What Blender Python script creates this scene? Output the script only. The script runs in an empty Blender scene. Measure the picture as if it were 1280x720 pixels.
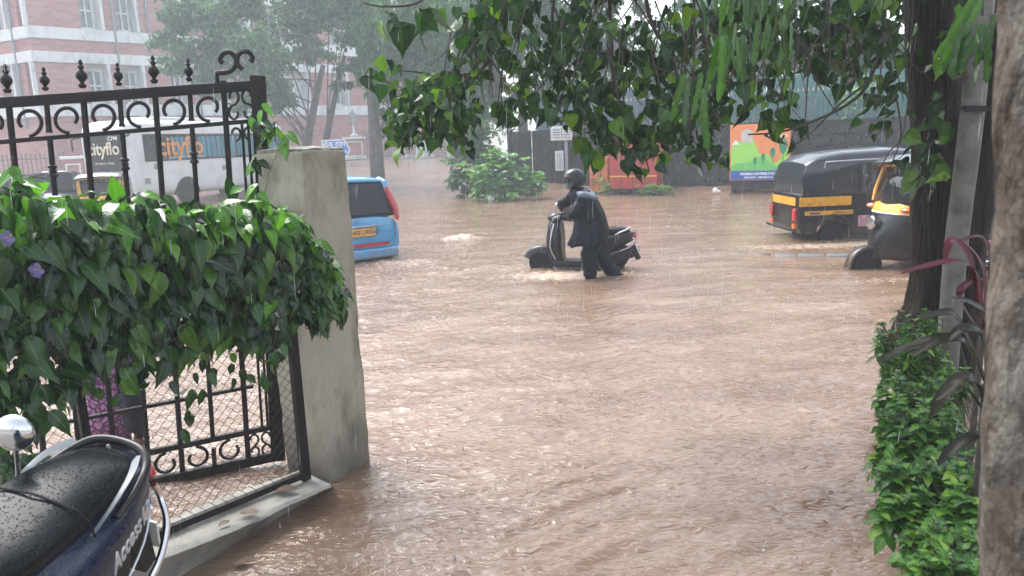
import bpy, bmesh, math, random
import numpy as np
from mathutils import Vector, Matrix
S = bpy.context.scene
C = S.collection
random.seed(7); rng = np.random.default_rng(11)
PI = math.pi; R = math.radians
# ---------------- camera ----------------
CAMZ = 1.95; PITCH = R(11); ROLL = R(2.2); FP = 950.0
F = Vector((0, math.cos(PITCH), -math.sin(PITCH)))
U0 = Vector((0, math.sin(PITCH), math.cos(PITCH))); X0 = Vector((1, 0, 0))
RT = X0*math.cos(ROLL) - U0*math.sin(ROLL); UP = X0*math.sin(ROLL) + U0*math.cos(ROLL)
cd = bpy.data.cameras.new('camera'); cam = bpy.data.objects.new('camera', cd); C.objects.link(cam)
cam.matrix_world = Matrix(((RT.x, UP.x, -F.x, 0), (RT.y, UP.y, -F.y, 0), (RT.z, UP.z, -F.z, CAMZ), (0, 0, 0, 1)))
cd.sensor_width = 36; cd.lens = FP/1280*36; cd.clip_start = 0.05; cd.clip_end = 2000
cd.dof.use_dof = True; cd.dof.focus_distance = 7.0; cd.dof.aperture_fstop = 7.0
S.camera = cam
# ---------------- world, sun, exposure ----------------
SUN_EL = R(58); SUN_AZ = R(-42)
w = bpy.data.worlds.new("World"); S.world = w; w.use_nodes = True
nt = w.node_tree; bg = nt.nodes['Background']
sky = nt.nodes.new('ShaderNodeTexSky'); sky.sky_type = 'NISHITA'; sky.sun_disc = False
sky.sun_elevation = SUN_EL; sky.sun_rotation = SUN_AZ; sky.air_density = 1.0; sky.dust_density = 3.0; sky.ozone_density = 1.0
hs = nt.nodes.new('ShaderNodeHueSaturation'); hs.inputs['Saturation'].default_value = 0.4; hs.inputs['Value'].default_value = 1.0
nt.links.new(sky.outputs[0], hs.inputs['Color']); nt.links.new(hs.outputs[0], bg.inputs['Color'])
bg.inputs['Strength'].default_value = 0.15
sl = bpy.data.lights.new('sun', 'SUN'); sl.energy = 1.0; sl.angle = R(40); sl.color = (1, .97, .93)
so = bpy.data.objects.new('sun', sl); C.objects.link(so); so.location = (0, 0, 30)
sd = Vector((math.sin(SUN_AZ)*math.cos(SUN_EL), math.cos(SUN_AZ)*math.cos(SUN_EL), math.sin(SUN_EL)))
so.rotation_euler = (-sd).to_track_quat('-Z', 'Y').to_euler()
S.view_settings.view_transform = 'Standard'; S.view_settings.look = 'None'
S.view_settings.exposure = 1.85; S.view_settings.gamma = 1
S.cycles.max_bounces = 8; S.cycles.volume_bounces = 1; S.cycles.transparent_max_bounces = 12
S.cycles.volume_step_rate = 4; S.cycles.use_denoising = True

def ray(px, py): return F + RT*((px-640)/FP) - UP*((py-360)/FP)
def P(px, py, d):
    r = ray(px, py); r = r*(d/r.y); return Vector((r.x, r.y, CAMZ+r.z))
def G(px, py, z=0.0):
    r = ray(px, py); r = r*((z-CAMZ)/r.z); return Vector((r.x, r.y, z))
def proj(v):
    q = Vector(v)-Vector((0, 0, CAMZ)); d = q.dot(F); return 640+FP*q.dot(RT)/d, 360-FP*q.dot(UP)/d
def onplane(px, py, A, N):
    r = ray(px, py); o = Vector((0, 0, CAMZ)); t = (Vector(A)-o).dot(N)/r.dot(N); return o+r*t
# ---------------- tagging ----------------
def tag(o, label=None, cat=None, group=None, kind=None):
    if label: o['label'] = label
    if cat: o['category'] = cat
    if group: o['group'] = group
    if kind: o['kind'] = kind
    return o
def thing(name, label, cat, loc=(0, 0, 0), rz=0, group=None, rx=0, ry=0):
    o = bpy.data.objects.new(name, None); C.objects.link(o); o.empty_display_size = .1
    o.location = loc; o.rotation_euler = (rx, ry, rz); return tag(o, label, cat, group)
def kids(o): return [c for c in C.objects if c.parent == o]
def copy_tree(o, parent=None):
    c = o.copy(); C.objects.link(c); c.parent = parent
    for ch in kids(o): copy_tree(ch, c)
    return c
def dup(o, loc, rz, label, group=None):
    c = copy_tree(o); c.location = loc; c.rotation_euler = (0, 0, rz); c['label'] = label
    if group: c['group'] = group
    return c
# ---------------- mesh builder ----------------
class MB:
    def __init__(s): s.v = []; s.f = []; s.m = []; s.cm = 0
    def add(s, vs, fs):
        b = len(s.v); s.v += [tuple(v) for v in vs]; s.f += [[i+b for i in f] for f in fs]; s.m += [s.cm]*len(fs); return s
    def box(s, c, d, rot=None, taper=1.0):
        c = Vector(c); vs = []
        for z in (-.5, .5):
            k = taper if z > 0 else 1
            for x, y in ((-.5, -.5), (.5, -.5), (.5, .5), (-.5, .5)):
                p = Vector((x*d[0]*k, y*d[1]*k, z*d[2]))
                if rot is not None: p = rot @ p
                vs.append(c+p)
        return s.add(vs, [[3, 2, 1, 0], [4, 5, 6, 7], [0, 1, 5, 4], [1, 2, 6, 5], [2, 3, 7, 6], [3, 0, 4, 7]])
    def loft(s, rings, cap=True, closed=True):
        n = len(rings[0]); vs = [p for r in rings for p in r]; fs = []
        for i in range(len(rings)-1):
            for j in range(n if closed else n-1):
                k = (j+1) % n; fs.append([i*n+j, i*n+k, (i+1)*n+k, (i+1)*n+j])
        if cap and closed: fs += [list(range(n))[::-1], [(len(rings)-1)*n+j for j in range(n)]]
        return s.add(vs, fs)
    def tube(s, pts, r, n=8, cap=True):
        pts = [Vector(p) for p in pts]; rs = r if isinstance(r, (list, tuple)) else [r]*len(pts)
        rings = []; prev = None
        for i, p in enumerate(pts):
            t = (pts[min(i+1, len(pts)-1)]-pts[max(i-1, 0)])
            if t.length < 1e-9: t = Vector((0, 0, 1))
            t.normalize()
            a = (prev - t*prev.dot(t)) if prev is not None else t.orthogonal()
            if a.length < 1e-6: a = t.orthogonal()
            a.normalize(); prev = a; b = t.cross(a)
            rings.append([p+(a*math.cos(2*PI*k/n)+b*math.sin(2*PI*k/n))*rs[i] for k in range(n)])
        return s.loft(rings, cap)
    def lathe(s, prof, c=(0, 0, 0), n=16, axis=None):
        c = Vector(c); q = Matrix.Identity(3) if axis is None else Vector((0, 0, 1)).rotation_difference(Vector(axis)).to_matrix()
        return s.loft([[c + q @ Vector((r*math.cos(2*PI*k/n), r*math.sin(2*PI*k/n), z)) for k in range(n)] for r, z in prof])
    def prism(s, out, y0, y1, inset=0.0):
        # outline in (x,z) extruded along y
        n = len(out); cx = sum(p[0] for p in out)/n; cz = sum(p[1] for p in out)/n
        def rg(y, k): return [Vector((cx+(x-cx)*(1-k), y, cz+(z-cz)*(1-k))) for x, z in out]
        if inset: rings = [rg(y0, inset), rg(y0+(y1-y0)*.08, 0), rg(y1-(y1-y0)*.08, 0), rg(y1, inset)]
        else: rings = [rg(y0, 0), rg(y1, 0)]
        return s.loft(rings)
    def ell(s, c, r, n=14, m=8, rot=None):
        rings = []
        for i in range(m+1):
            a = PI*i/m; a = min(max(a, .02), PI-.02)
            rg = []
            for k in range(n):
                p = Vector((r[0]*math.sin(a)*math.cos(2*PI*k/n), r[1]*math.sin(a)*math.sin(2*PI*k/n), -r[2]*math.cos(a)))
                if rot is not None: p = rot @ p
                rg.append(Vector(c)+p)
            rings.append(rg)
        return s.loft(rings)
    def mesh(s, name, mat, smooth=35):
        me = bpy.data.meshes.new(name); me.from_pydata(s.v, [], s.f)
        for m_ in (mat if isinstance(mat, (list, tuple)) else [mat]): me.materials.append(m_)
        if any(s.m): me.polygons.foreach_set('material_index', s.m)
        bm = bmesh.new(); bm.from_mesh(me); bmesh.ops.recalc_face_normals(bm, faces=bm.faces); bm.to_mesh(me); bm.free()
        if smooth:
            me.polygons.foreach_set('use_smooth', [True]*len(me.polygons)); me.set_sharp_from_angle(angle=R(smooth))
        me.update(); return me
    def build(s, name, mat, parent=None, smooth=35, bevel=0.0, sub=0):
        o = bpy.data.objects.new(name, s.mesh(name, mat, smooth)); C.objects.link(o)
        if parent: o.parent = parent
        if bevel:
            b = o.modifiers.new('bevel', 'BEVEL'); b.width = bevel; b.segments = 2; b.limit_method = 'ANGLE'; b.angle_limit = R(35)
        if sub:
            b = o.modifiers.new('sub', 'SUBSURF'); b.levels = sub; b.render_levels = sub
        return o
def inst(name, me, parent, M=None, loc=None):
    o = bpy.data.objects.new(name, me); C.objects.link(o)
    if parent: o.parent = parent
    if M is not None: o.matrix_basis = M
    if loc is not None: o.location = loc
    return o
def sring(c, a, b, p=2.6, n=16, plane='yz'):
    # superellipse ring; half-widths a,b
    out = []
    for k in range(n):
        t = 2*PI*(k+.5)/n; ct, st = math.cos(t), math.sin(t)
        u = a*math.copysign(abs(ct)**(2/p), ct); v = b*math.copysign(abs(st)**(2/p), st)
        out.append(Vector(c)+(Vector((0, u, v)) if plane == 'yz' else Vector((u, v, 0)) if plane == 'xy' else Vector((u, 0, v))))
    return out
def bez(pts, n=8):
    # catmull-rom through points
    pts = [Vector(p) for p in pts]; out = []
    for i in range(len(pts)-1):
        p0 = pts[max(i-1, 0)]; p1 = pts[i]; p2 = pts[i+1]; p3 = pts[min(i+2, len(pts)-1)]
        for k in range(n):
            t = k/n; out.append(.5*((2*p1)+(p2-p0)*t+(2*p0-5*p1+4*p2-p3)*t*t+(3*p1-p0-3*p2+p3)*t**3))
    out.append(pts[-1]); return out
def text(body, size, mat, parent, M, name='lettering', ext=.002, align='CENTER', bold=0.0, shear=0.0, font=None, sx=1.0):
    cu = bpy.data.curves.new(name, 'FONT'); cu.body = body; cu.size = size; cu.extrude = ext; cu.align_x = align; cu.align_y = 'CENTER'
    cu.offset = bold; cu.shear = shear; cu.resolution_u = 3
    o = bpy.data.objects.new(name, cu); C.objects.link(o); bpy.context.view_layer.update()
    me = bpy.data.meshes.new_from_object(o.evaluated_get(bpy.context.evaluated_depsgraph_get()))
    bpy.data.objects.remove(o); me.materials.clear(); me.materials.append(mat)
    t = bpy.data.objects.new(name, me); C.objects.link(t); t.parent = parent; t.matrix_basis = M @ Matrix.Diagonal((sx, 1, 1, 1)); return t
def frame(loc, x, up):
    x = Vector(x).normalized(); up = Vector(up); z = x.cross(up).normalized(); y = z.cross(x)
    return Matrix(((x.x, y.x, z.x, loc[0]), (x.y, y.y, z.y, loc[1]), (x.z, y.z, z.z, loc[2]), (0, 0, 0, 1)))
# ---------------- materials ----------------
def lk(nt, a, b): nt.links.new(a, b)
def mat(name, c1, c2=None, rough=.6, scale=4.0, bump=0.0, bscale=None, metal=0.0, spec=.5, coat=0.0, detail=6.0, stretch=(1, 1, 1), dirt=None, dscale=1.5, damt=.5, trans=0.0, ior=1.45, rvar=0.0, generated=False):
    m = bpy.data.materials.new(name); m.use_nodes = True; n = m.node_tree; N = n.nodes; b = N['Principled BSDF']
    b.inputs['Roughness'].default_value = rough; b.inputs['Metallic'].default_value = metal
    b.inputs['Specular IOR Level'].default_value = spec; b.inputs['Coat Weight'].default_value = coat; b.inputs['Coat Roughness'].default_value = .08
    b.inputs['Transmission Weight'].default_value = trans; b.inputs['IOR'].default_value = ior
    c2 = c2 or tuple(x*.75 for x in c1)
    tc = N.new('ShaderNodeTexCoord'); mp = N.new('ShaderNodeMapping'); mp.inputs['Scale'].default_value = stretch
    lk(n, tc.outputs['Object'], mp.inputs['Vector'])
    nz = N.new('ShaderNodeTexNoise'); nz.inputs['Scale'].default_value = scale; nz.inputs['Detail'].default_value = detail; lk(n, mp.outputs[0], nz.inputs['Vector'])
    rp = N.new('ShaderNodeValToRGB'); rp.color_ramp.elements[0].position = .32; rp.color_ramp.elements[1].position = .68
    rp.color_ramp.elements[0].color = (*c1, 1); rp.color_ramp.elements[1].color = (*c2, 1); lk(n, nz.outputs[0], rp.inputs[0]); col = rp.outputs[0]
    if dirt:
        n2 = N.new('ShaderNodeTexNoise'); n2.inputs['Scale'].default_value = dscale; n2.inputs['Detail'].default_value = 8; n2.inputs['Roughness'].default_value = .7; lk(n, mp.outputs[0], n2.inputs['Vector'])
        r2 = N.new('ShaderNodeValToRGB'); r2.color_ramp.elements[0].position = .48; r2.color_ramp.elements[1].position = .66; lk(n, n2.outputs[0], r2.inputs[0])
        ma = N.new('ShaderNodeMath'); ma.operation = 'MULTIPLY'; ma.inputs[1].default_value = damt; lk(n, r2.outputs[0], ma.inputs[0])
        mx = N.new('ShaderNodeMixRGB'); mx.inputs[2].default_value = (*dirt, 1); lk(n, ma.outputs[0], mx.inputs[0]); lk(n, col, mx.inputs[1]); col = mx.outputs[0]
    lk(n, col, b.inputs['Base Color'])
    if rvar:
        mr = N.new('ShaderNodeMapRange'); mr.inputs['To Min'].default_value = max(rough-rvar, .02); mr.inputs['To Max'].default_value = rough+rvar
        lk(n, nz.outputs[0], mr.inputs['Value']); lk(n, mr.outputs[0], b.inputs['Roughness'])
    if bump:
        n3 = N.new('ShaderNodeTexNoise'); n3.inputs['Scale'].default_value = bscale or scale*4; n3.inputs['Detail'].default_value = 5; lk(n, mp.outputs[0], n3.inputs['Vector'])
        bp = N.new('ShaderNodeBump'); bp.inputs['Strength'].default_value = min(1, bump*20); bp.inputs['Distance'].default_value = bump
        lk(n, n3.outputs[0], bp.inputs['Height']); lk(n, bp.outputs[0], b.inputs['Normal'])
    m['b'] = 1; return m
def leafmat(name, dark, light, rough=.3, transl=.3, pale=None, coat=.25, spec=.5):
    m = bpy.data.materials.new(name); m.use_nodes = True; n = m.node_tree; N = n.nodes; b = N['Principled BSDF']; out = N['Material Output']
    g = N.new('ShaderNodeNewGeometry'); oi = N.new('ShaderNodeObjectInfo')
    a = N.new('ShaderNodeMath'); a.operation = 'ADD'; lk(n, g.outputs['Random Per Island'], a.inputs[0]); lk(n, oi.outputs['Random'], a.inputs[1])
    fr = N.new('ShaderNodeMath'); fr.operation = 'FRACT'; lk(n, a.outputs[0], fr.inputs[0])
    rp = N.new('ShaderNodeValToRGB'); e = rp.color_ramp.elements; e[0].color = (*dark, 1); e[1].color = (*light, 1); e[0].position = .1; e[1].position = .82
    if pale: x = e.new(.96); x.color = (*pale, 1)
    lk(n, fr.outputs[0], rp.inputs[0])
    tc = N.new('ShaderNodeTexCoord'); nz = N.new('ShaderNodeTexNoise'); nz.inputs['Scale'].default_value = 9; nz.inputs['Detail'].default_value = 4; lk(n, tc.outputs['Object'], nz.inputs['Vector'])
    mm = N.new('ShaderNodeMapRange'); mm.inputs['To Min'].default_value = .6; mm.inputs['To Max'].default_value = 1.4; lk(n, nz.outputs[0], mm.inputs['Value'])
    mu = N.new('ShaderNodeMixRGB'); mu.blend_type = 'MULTIPLY'; mu.inputs[0].default_value = 1; lk(n, rp.outputs[0], mu.inputs[1]); lk(n, mm.outputs[0], mu.inputs[2])
    lk(n, mu.outputs[0], b.inputs['Base Color']); b.inputs['Roughness'].default_value = rough; b.inputs['Specular IOR Level'].default_value = spec; b.inputs['Coat Weight'].default_value = coat; b.inputs['Coat Roughness'].default_value = .12
    ra = N.new('ShaderNodeAttribute'); ra.attribute_name = 'rib'; la = N.new('ShaderNodeAttribute'); la.attribute_name = 'along'
    rr = N.new('ShaderNodeMapRange'); rr.inputs['From Min'].default_value = .82; rr.inputs['To Max'].default_value = .9; lk(n, ra.outputs['Fac'], rr.inputs['Value'])
    vm = N.new('ShaderNodeMath'); vm.operation = 'MULTIPLY_ADD'; vm.inputs[1].default_value = .35; lk(n, ra.outputs['Fac'], vm.inputs[0]); lk(n, la.outputs['Fac'], vm.inputs[2])
    vf = N.new('ShaderNodeMath'); vf.operation = 'MULTIPLY'; vf.inputs[1].default_value = 44; lk(n, vm.outputs[0], vf.inputs[0]); vs = N.new('ShaderNodeMath'); vs.operation = 'SINE'; lk(n, vf.outputs[0], vs.inputs[0])
    vr = N.new('ShaderNodeMapRange'); vr.inputs['From Min'].default_value = .8; vr.inputs['To Max'].default_value = .4; lk(n, vs.outputs[0], vr.inputs['Value'])
    mxv = N.new('ShaderNodeMath'); mxv.operation = 'MAXIMUM'; lk(n, rr.outputs[0], mxv.inputs[0]); lk(n, vr.outputs[0], mxv.inputs[1])
    rc_ = N.new('ShaderNodeMixRGB'); rc_.blend_type = 'ADD'; rc_.inputs[2].default_value = (light[0]*1.6+.02, light[1]*1.2+.03, light[2]*1.2, 1); lk(n, mxv.outputs[0], rc_.inputs[0]); lk(n, mu.outputs[0], rc_.inputs[1]); lk(n, rc_.outputs[0], b.inputs['Base Color'])
    gp_ = N.new('ShaderNodeNewGeometry'); bp = N.new('ShaderNodeBump'); bp.inputs['Strength'].default_value = .7; bp.inputs['Distance'].default_value = .006; n3 = N.new('ShaderNodeTexNoise'); n3.inputs['Scale'].default_value = 38; n3.inputs['Detail'].default_value = 3; lk(n, gp_.outputs['Position'], n3.inputs['Vector']); lk(n, n3.outputs[0], bp.inputs['Height']); lk(n, bp.outputs[0], b.inputs['Normal'])
    t = N.new('ShaderNodeBsdfTranslucent'); gm = N.new('ShaderNodeMixRGB'); gm.blend_type = 'MULTIPLY'; gm.inputs[0].default_value = 1; gm.inputs[2].default_value = (2.2, 2.6, .9, 1); lk(n, mu.outputs[0], gm.inputs[1]); lk(n, gm.outputs[0], t.inputs['Color'])
    mx = N.new('ShaderNodeMixShader'); mx.inputs[0].default_value = transl; lk(n, b.outputs[0], mx.inputs[1]); lk(n, t.outputs[0], mx.inputs[2]); lk(n, mx.outputs[0], out.inputs['Surface'])
    return m
BLACKIRON = mat('black_iron', (.004, .004, .005), (.012, .009, .009), rough=.5, scale=30, bump=.002, bscale=90, dirt=(.05, .025, .018), dscale=9, damt=.3, spec=.3)
CONC = mat('painted_concrete', (.40, .37, .30), (.31, .285, .225), rough=.8, scale=3.2, bump=.02, bscale=48, dirt=(.12, .125, .085), dscale=4.0, damt=.75, stretch=(1, 1, .45))
CONCTOP = mat('mossy_cement', (.10, .10, .085), (.32, .30, .27), rough=.75, scale=14, bump=.02, bscale=40, dirt=(.03, .04, .02), dscale=8)
GLASS = mat('dark_glass', (.006, .008, .010), (.012, .014, .016), rough=.08, spec=.32)
CHROME = mat('chrome', (.65, .65, .66), (.5, .5, .52), rough=.12, metal=1.0, scale=8)
RUBBER = mat('rubber', (.008, .008, .008), (.018, .018, .016), spec=.2, rough=.75, scale=20, bump=.002)
BLACKPL = mat('black_plastic', (.006, .006, .007), (.012, .012, .014), spec=.3, rough=.45, scale=10, bump=.001, bscale=60)
BLACKPNT = mat('wet_black_paint', (.004, .005, .008), (.009, .010, .014), rough=.3, scale=5, coat=.25, spec=.3, dirt=(.05, .04, .03), dscale=6, damt=.25)
YELLOW = mat('taxi_yellow', (.72, .36, .02), (.6, .29, .02), rough=.35, scale=7, coat=.4, dirt=(.25, .12, .03), dscale=9, damt=.5)
WHITEP = mat('white_paint', (.74, .75, .74), (.6, .62, .62), rough=.5, scale=3, dirt=(.35, .36, .34), dscale=2.5, damt=.5)
REDLENS = mat('red_lens', (.45, .015, .02), (.3, .01, .015), rough=.15, coat=.6)
ORLENS = mat('orange_lens', (.75, .16, .02), (.6, .12, .02), rough=.2, coat=.5)
BRANCH = mat('bark_branch', (.03, .025, .02), (.06, .05, .04), rough=.8, scale=20, bump=.004)

def damp(m, z0, z1, col=(.07, .055, .045)):
    """a dark damp stain soaked up from the water line"""
    n = m.node_tree; N = n.nodes; b = N['Principled BSDF']; src = b.inputs['Base Color'].links[0].from_socket
    g = N.new('ShaderNodeNewGeometry'); sp = N.new('ShaderNodeSeparateXYZ'); lk(n, g.outputs['Position'], sp.inputs[0])
    nz = N.new('ShaderNodeTexNoise'); nz.inputs['Scale'].default_value = 5; nz.inputs['Detail'].default_value = 6; lk(n, g.outputs['Position'], nz.inputs['Vector'])
    ma = N.new('ShaderNodeMath'); ma.operation = 'MULTIPLY_ADD'; ma.inputs[1].default_value = .5; lk(n, nz.outputs[0], ma.inputs[0]); lk(n, sp.outputs[2], ma.inputs[2])
    mr = N.new('ShaderNodeMapRange'); mr.inputs['From Min'].default_value = z0+.25; mr.inputs['From Max'].default_value = z1+.25; mr.inputs['To Min'].default_value = .85; mr.inputs['To Max'].default_value = 0; lk(n, ma.outputs[0], mr.inputs['Value'])
    mx = N.new('ShaderNodeMixRGB'); mx.inputs[2].default_value = (*col, 1); lk(n, mr.outputs[0], mx.inputs[0]); lk(n, src, mx.inputs[1]); lk(n, mx.outputs[0], b.inputs['Base Color'])
damp(CONC, -.05, .42)

def droplets(m, scale=110, dist=.0022):
    """standing rain drops on a wet surface"""
    n = m.node_tree; N = n.nodes; b = N['Principled BSDF']; tc = N.new('ShaderNodeTexCoord')
    v = N.new('ShaderNodeTexVoronoi'); v.inputs['Scale'].default_value = scale; v.inputs['Randomness'].default_value = 1; lk(n, tc.outputs['Object'], v.inputs['Vector'])
    nz = N.new('ShaderNodeTexNoise'); nz.inputs['Scale'].default_value = scale*.35; lk(n, tc.outputs['Object'], nz.inputs['Vector'])
    ad = N.new('ShaderNodeMath'); ad.operation = 'MULTIPLY_ADD'; ad.inputs[1].default_value = .9; lk(n, nz.outputs[0], ad.inputs[0]); lk(n, v.outputs['Distance'], ad.inputs[2])
    mr = N.new('ShaderNodeMapRange'); mr.interpolation_type = 'SMOOTHSTEP'; mr.inputs['From Min'].default_value = .62; mr.inputs['From Max'].default_value = .82; mr.inputs['To Min'].default_value = 1; mr.inputs['To Max'].default_value = 0; lk(n, ad.outputs[0], mr.inputs['Value'])
    bp = N.new('ShaderNodeBump'); bp.inputs['Strength'].default_value = 1; bp.inputs['Distance'].default_value = dist; lk(n, mr.outputs[0], bp.inputs['Height'])
    if b.inputs['Normal'].links: lk(n, b.inputs['Normal'].links[0].from_socket, bp.inputs['Normal'])
    lk(n, bp.outputs[0], b.inputs['Normal']); return m
# ================= THE SETTING =================
def pnoise(x, y, seed=0):
    xi = np.floor(x).astype(np.int64); yi = np.floor(y).astype(np.int64); xf = x-xi; yf = y-yi
    def h(a, b):
        n = (a*374761393+b*668265263+seed*974711) & 0x7fffffff; n = ((n ^ (n >> 13))*1274126177) & 0x7fffffff; n = n ^ (n >> 16)
        t = (n & 0xffff)/65536.0*2*PI; return np.cos(t), np.sin(t)
    u = xf*xf*xf*(xf*(xf*6-15)+10); v = yf*yf*yf*(yf*(yf*6-15)+10); o = 0
    for a, b, wgt in ((0, 0, (1-u)*(1-v)), (1, 0, u*(1-v)), (0, 1, (1-u)*v), (1, 1, u*v)):
        gx, gy = h(xi+a, yi+b); o = o+wgt*(gx*(xf-a)+gy*(yf-b))
    return o*1.5
def ss(a, b, x): t = np.clip((x-a)/(b-a), 0, 1); return t*t*(3-2*t)
def ground_z(x, y):
    return -.35+.45*ss(27, 33, y)+1.05*ss(32, 56, y)
def gridmesh(name, X, Y, Z, mt, attr=None):
    ny, nx = X.shape; me = bpy.data.meshes.new(name); me.vertices.add(nx*ny)
    me.vertices.foreach_set('co', np.stack([X, Y, Z], -1).ravel())
    i = np.arange(ny-1)[:, None]*nx+np.arange(nx-1)[None, :]
    q = np.stack([i, i+1, i+nx+1, i+nx], -1).reshape(-1, 4); nf = len(q)
    me.loops.add(nf*4); me.polygons.add(nf); me.loops.foreach_set('vertex_index', q.ravel().astype(np.int32))
    me.polygons.foreach_set('loop_start', np.arange(nf, dtype=np.int32)*4); me.polygons.foreach_set('use_smooth', np.ones(nf, bool))
    for k, a in (attr or {}).items():
        at = me.attributes.new(k, 'FLOAT', 'POINT'); at.data.foreach_set('value', a.ravel().astype(np.float32))
    me.materials.append(mt); me.update(); me.validate()
    o = bpy.data.objects.new(name, me); C.objects.link(o); return o
# ground
xs = np.concatenate([np.linspace(-600, -80, 12), np.linspace(-70, 70, 90), np.linspace(80, 600, 12)]); ys = np.concatenate([np.linspace(-60, 20, 10), np.linspace(22, 70, 70), np.linspace(80, 900, 14)])
X, Y = np.meshgrid(xs, ys)
GR = mat('wet_road', (.17, .125, .10), (.24, .18, .15), rough=.22, scale=.5, bump=.01, bscale=6, dirt=(.10, .08, .07), dscale=.25, damt=.6, rvar=.12)
Zg = ground_z(X, Y)+.03*pnoise(X*.3, Y*.3, 3)
tag(gridmesh('ground', X, Y, Zg, GR), kind='structure')
# flood water with real ripples, foam attribute near things standing in the current
rid = G(735, 345); car0 = G(470, 326); a1 = G(1005, 303); a2 = G(1080, 345); upw = G(577, 299)
yy = []; y = -2.0
while y < 36: yy.append(y); y += max(.016, (y+2.5)*.0042) if y > 1.5 else .25
yy = np.array(yy); tt = np.sign(np.linspace(-1, 1, 641))*np.abs(np.linspace(-1, 1, 641))**1.35*1.15
Yw = np.repeat(yy[:, None], len(tt), 1); Xw = (Yw+3.6)*tt[None, :]
def fb(x, y, s, o=3):
    v = 0; a = 1
    for k in range(o): v = v+a*pnoise(x*2**k, y*2**k, s+k); a *= .55
    return v
ang = .30+.25*pnoise(Xw*.12, Yw*.12, 40); ca, sa = np.cos(ang), np.sin(ang)
wx = Xw*ca+Yw*sa; wy = -Xw*sa+Yw*ca
warp = .5*pnoise(Xw*.7, Yw*.7, 9)
gust = .55+.45*ss(-.5, .6, pnoise(Xw*.28, Yw*.4, 21))
fade = 1/(1+np.maximum(Yw-4, 0)*.10)
H = .012*fb(wx*1.1+warp, wy*2.6+warp, 1, 3)
ridge = 1-np.abs(fb(wx*1.7+2*warp, wy*5.0+2*warp, 5, 3))*1.6
H += .012*gust*ridge*fade
H += .007*fb(wx*8, wy*15, 12, 2)*(Yw < 14)*gust
# fast shallow flow towards the near right: steeper standing ripples
arc = np.exp(-((Xw-.6)/1.9)**2)*np.exp(-((Yw-3.9)/1.1)**2)
rr = np.hypot(Xw+2.2, Yw-8.2)
H += .014*arc*np.sin(rr*24+3.0*fb(Xw*1.1, Yw*1.1, 33, 3))*ss(-.4, .5, pnoise(Xw*1.3, Yw*2.2, 36))
def blob(c, rx, ry): return np.exp(-((Xw-c[0])/rx)**2-((Yw-c[1])/ry)**2)
foam = .85*blob(rid, .9, .42)+.6*blob(rid+Vector((-.6, .15, 0)), .8, .35)+.8*blob(car0+Vector((.45, -.3, 0)), .8, .5)+.8*blob(a1+Vector((.9, -.45, 0)), 1.7, .35)+.7*blob(a2+Vector((.5, -.35, 0)), 1.0, .3)+.95*blob(upw, .42, .2)
band = .42*np.exp(-((Yw-11.8-.12*Xw-.5*pnoise(Xw*.4, Yw*0, 8))/.7)**2)+.34*np.exp(-((Yw-16+.5*pnoise(Xw*.3, Yw*0, 18))/1.3)**2)+.30*np.exp(-((Yw-21)/2.0)**2)
foam = foam+band
H += .03*foam*np.abs(fb(Xw*5, Yw*6, 50, 3))+.11*blob(upw, .32, .2)*(.6+.8*np.abs(fb(Xw*7, Yw*9, 61, 2)))
# V wakes past the rider and the autos
WATER = bpy.data.materials.new('muddy_water'); WATER.use_nodes = True
n = WATER.node_tree; N = n.nodes; b = N['Principled BSDF']
tc = N.new('ShaderNodeTexCoord'); at = N.new('ShaderNodeAttribute'); at.attribute_name = 'foam'
mp = N.new('ShaderNodeMapping'); mp.inputs['Rotation'].default_value = (0, 0, -.3); mp.inputs['Scale'].default_value = (1, 2.1, 1); lk(n, tc.outputs['Object'], mp.inputs[0])
n1 = N.new('ShaderNodeTexNoise'); n1.inputs['Scale'].default_value = .8; n1.inputs['Detail'].default_value = 6; lk(n, mp.outputs[0], n1.inputs['Vector'])
r1 = N.new('ShaderNodeValToRGB'); r1.color_ramp.elements[0].color = (.150, .092, .060, 1); r1.color_ramp.elements[1].color = (.225, .155, .108, 1); r1.color_ramp.elements[0].position = .35; r1.color_ramp.elements[1].position = .65; lk(n, n1.outputs[0], r1.inputs[0])
n2 = N.new('ShaderNodeTexNoise'); n2.inputs['Scale'].default_value = 9; n2.inputs['Detail'].default_value = 8; n2.inputs['Roughness'].default_value = .75; lk(n, mp.outputs[0], n2.inputs['Vector'])
ad = N.new('ShaderNodeMath'); ad.operation = 'MULTIPLY_ADD'; ad.inputs[1].default_value = .30; lk(n, at.outputs['Fac'], ad.inputs[0]); lk(n, n2.outputs[0], ad.inputs[2])
r2 = N.new('ShaderNodeValToRGB'); r2.color_ramp.elements[0].position = .64; r2.color_ramp.elements[1].position = .86; lk(n, ad.outputs[0], r2.inputs[0])
mx = N.new('ShaderNodeMixRGB'); mx.inputs[2].default_value = (.40, .31, .24, 1); lk(n, r2.outputs[0], mx.inputs[0]); lk(n, r1.outputs[0], mx.inputs[1])
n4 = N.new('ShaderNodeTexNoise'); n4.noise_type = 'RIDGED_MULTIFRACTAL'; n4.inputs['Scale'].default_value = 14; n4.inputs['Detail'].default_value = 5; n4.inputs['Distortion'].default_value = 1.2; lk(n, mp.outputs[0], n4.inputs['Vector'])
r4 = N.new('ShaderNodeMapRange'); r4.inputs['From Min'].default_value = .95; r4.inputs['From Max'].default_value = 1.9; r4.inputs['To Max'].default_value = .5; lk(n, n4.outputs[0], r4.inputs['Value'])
m4 = N.new('ShaderNodeMixRGB'); m4.inputs[2].default_value = (.42, .34, .29, 1); lk(n, r4.outputs[0], m4.inputs[0]); lk(n, mx.outputs[0], m4.inputs[1])  # froth flecks, also painting pale ripple-crest highlights into the base colour
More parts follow.
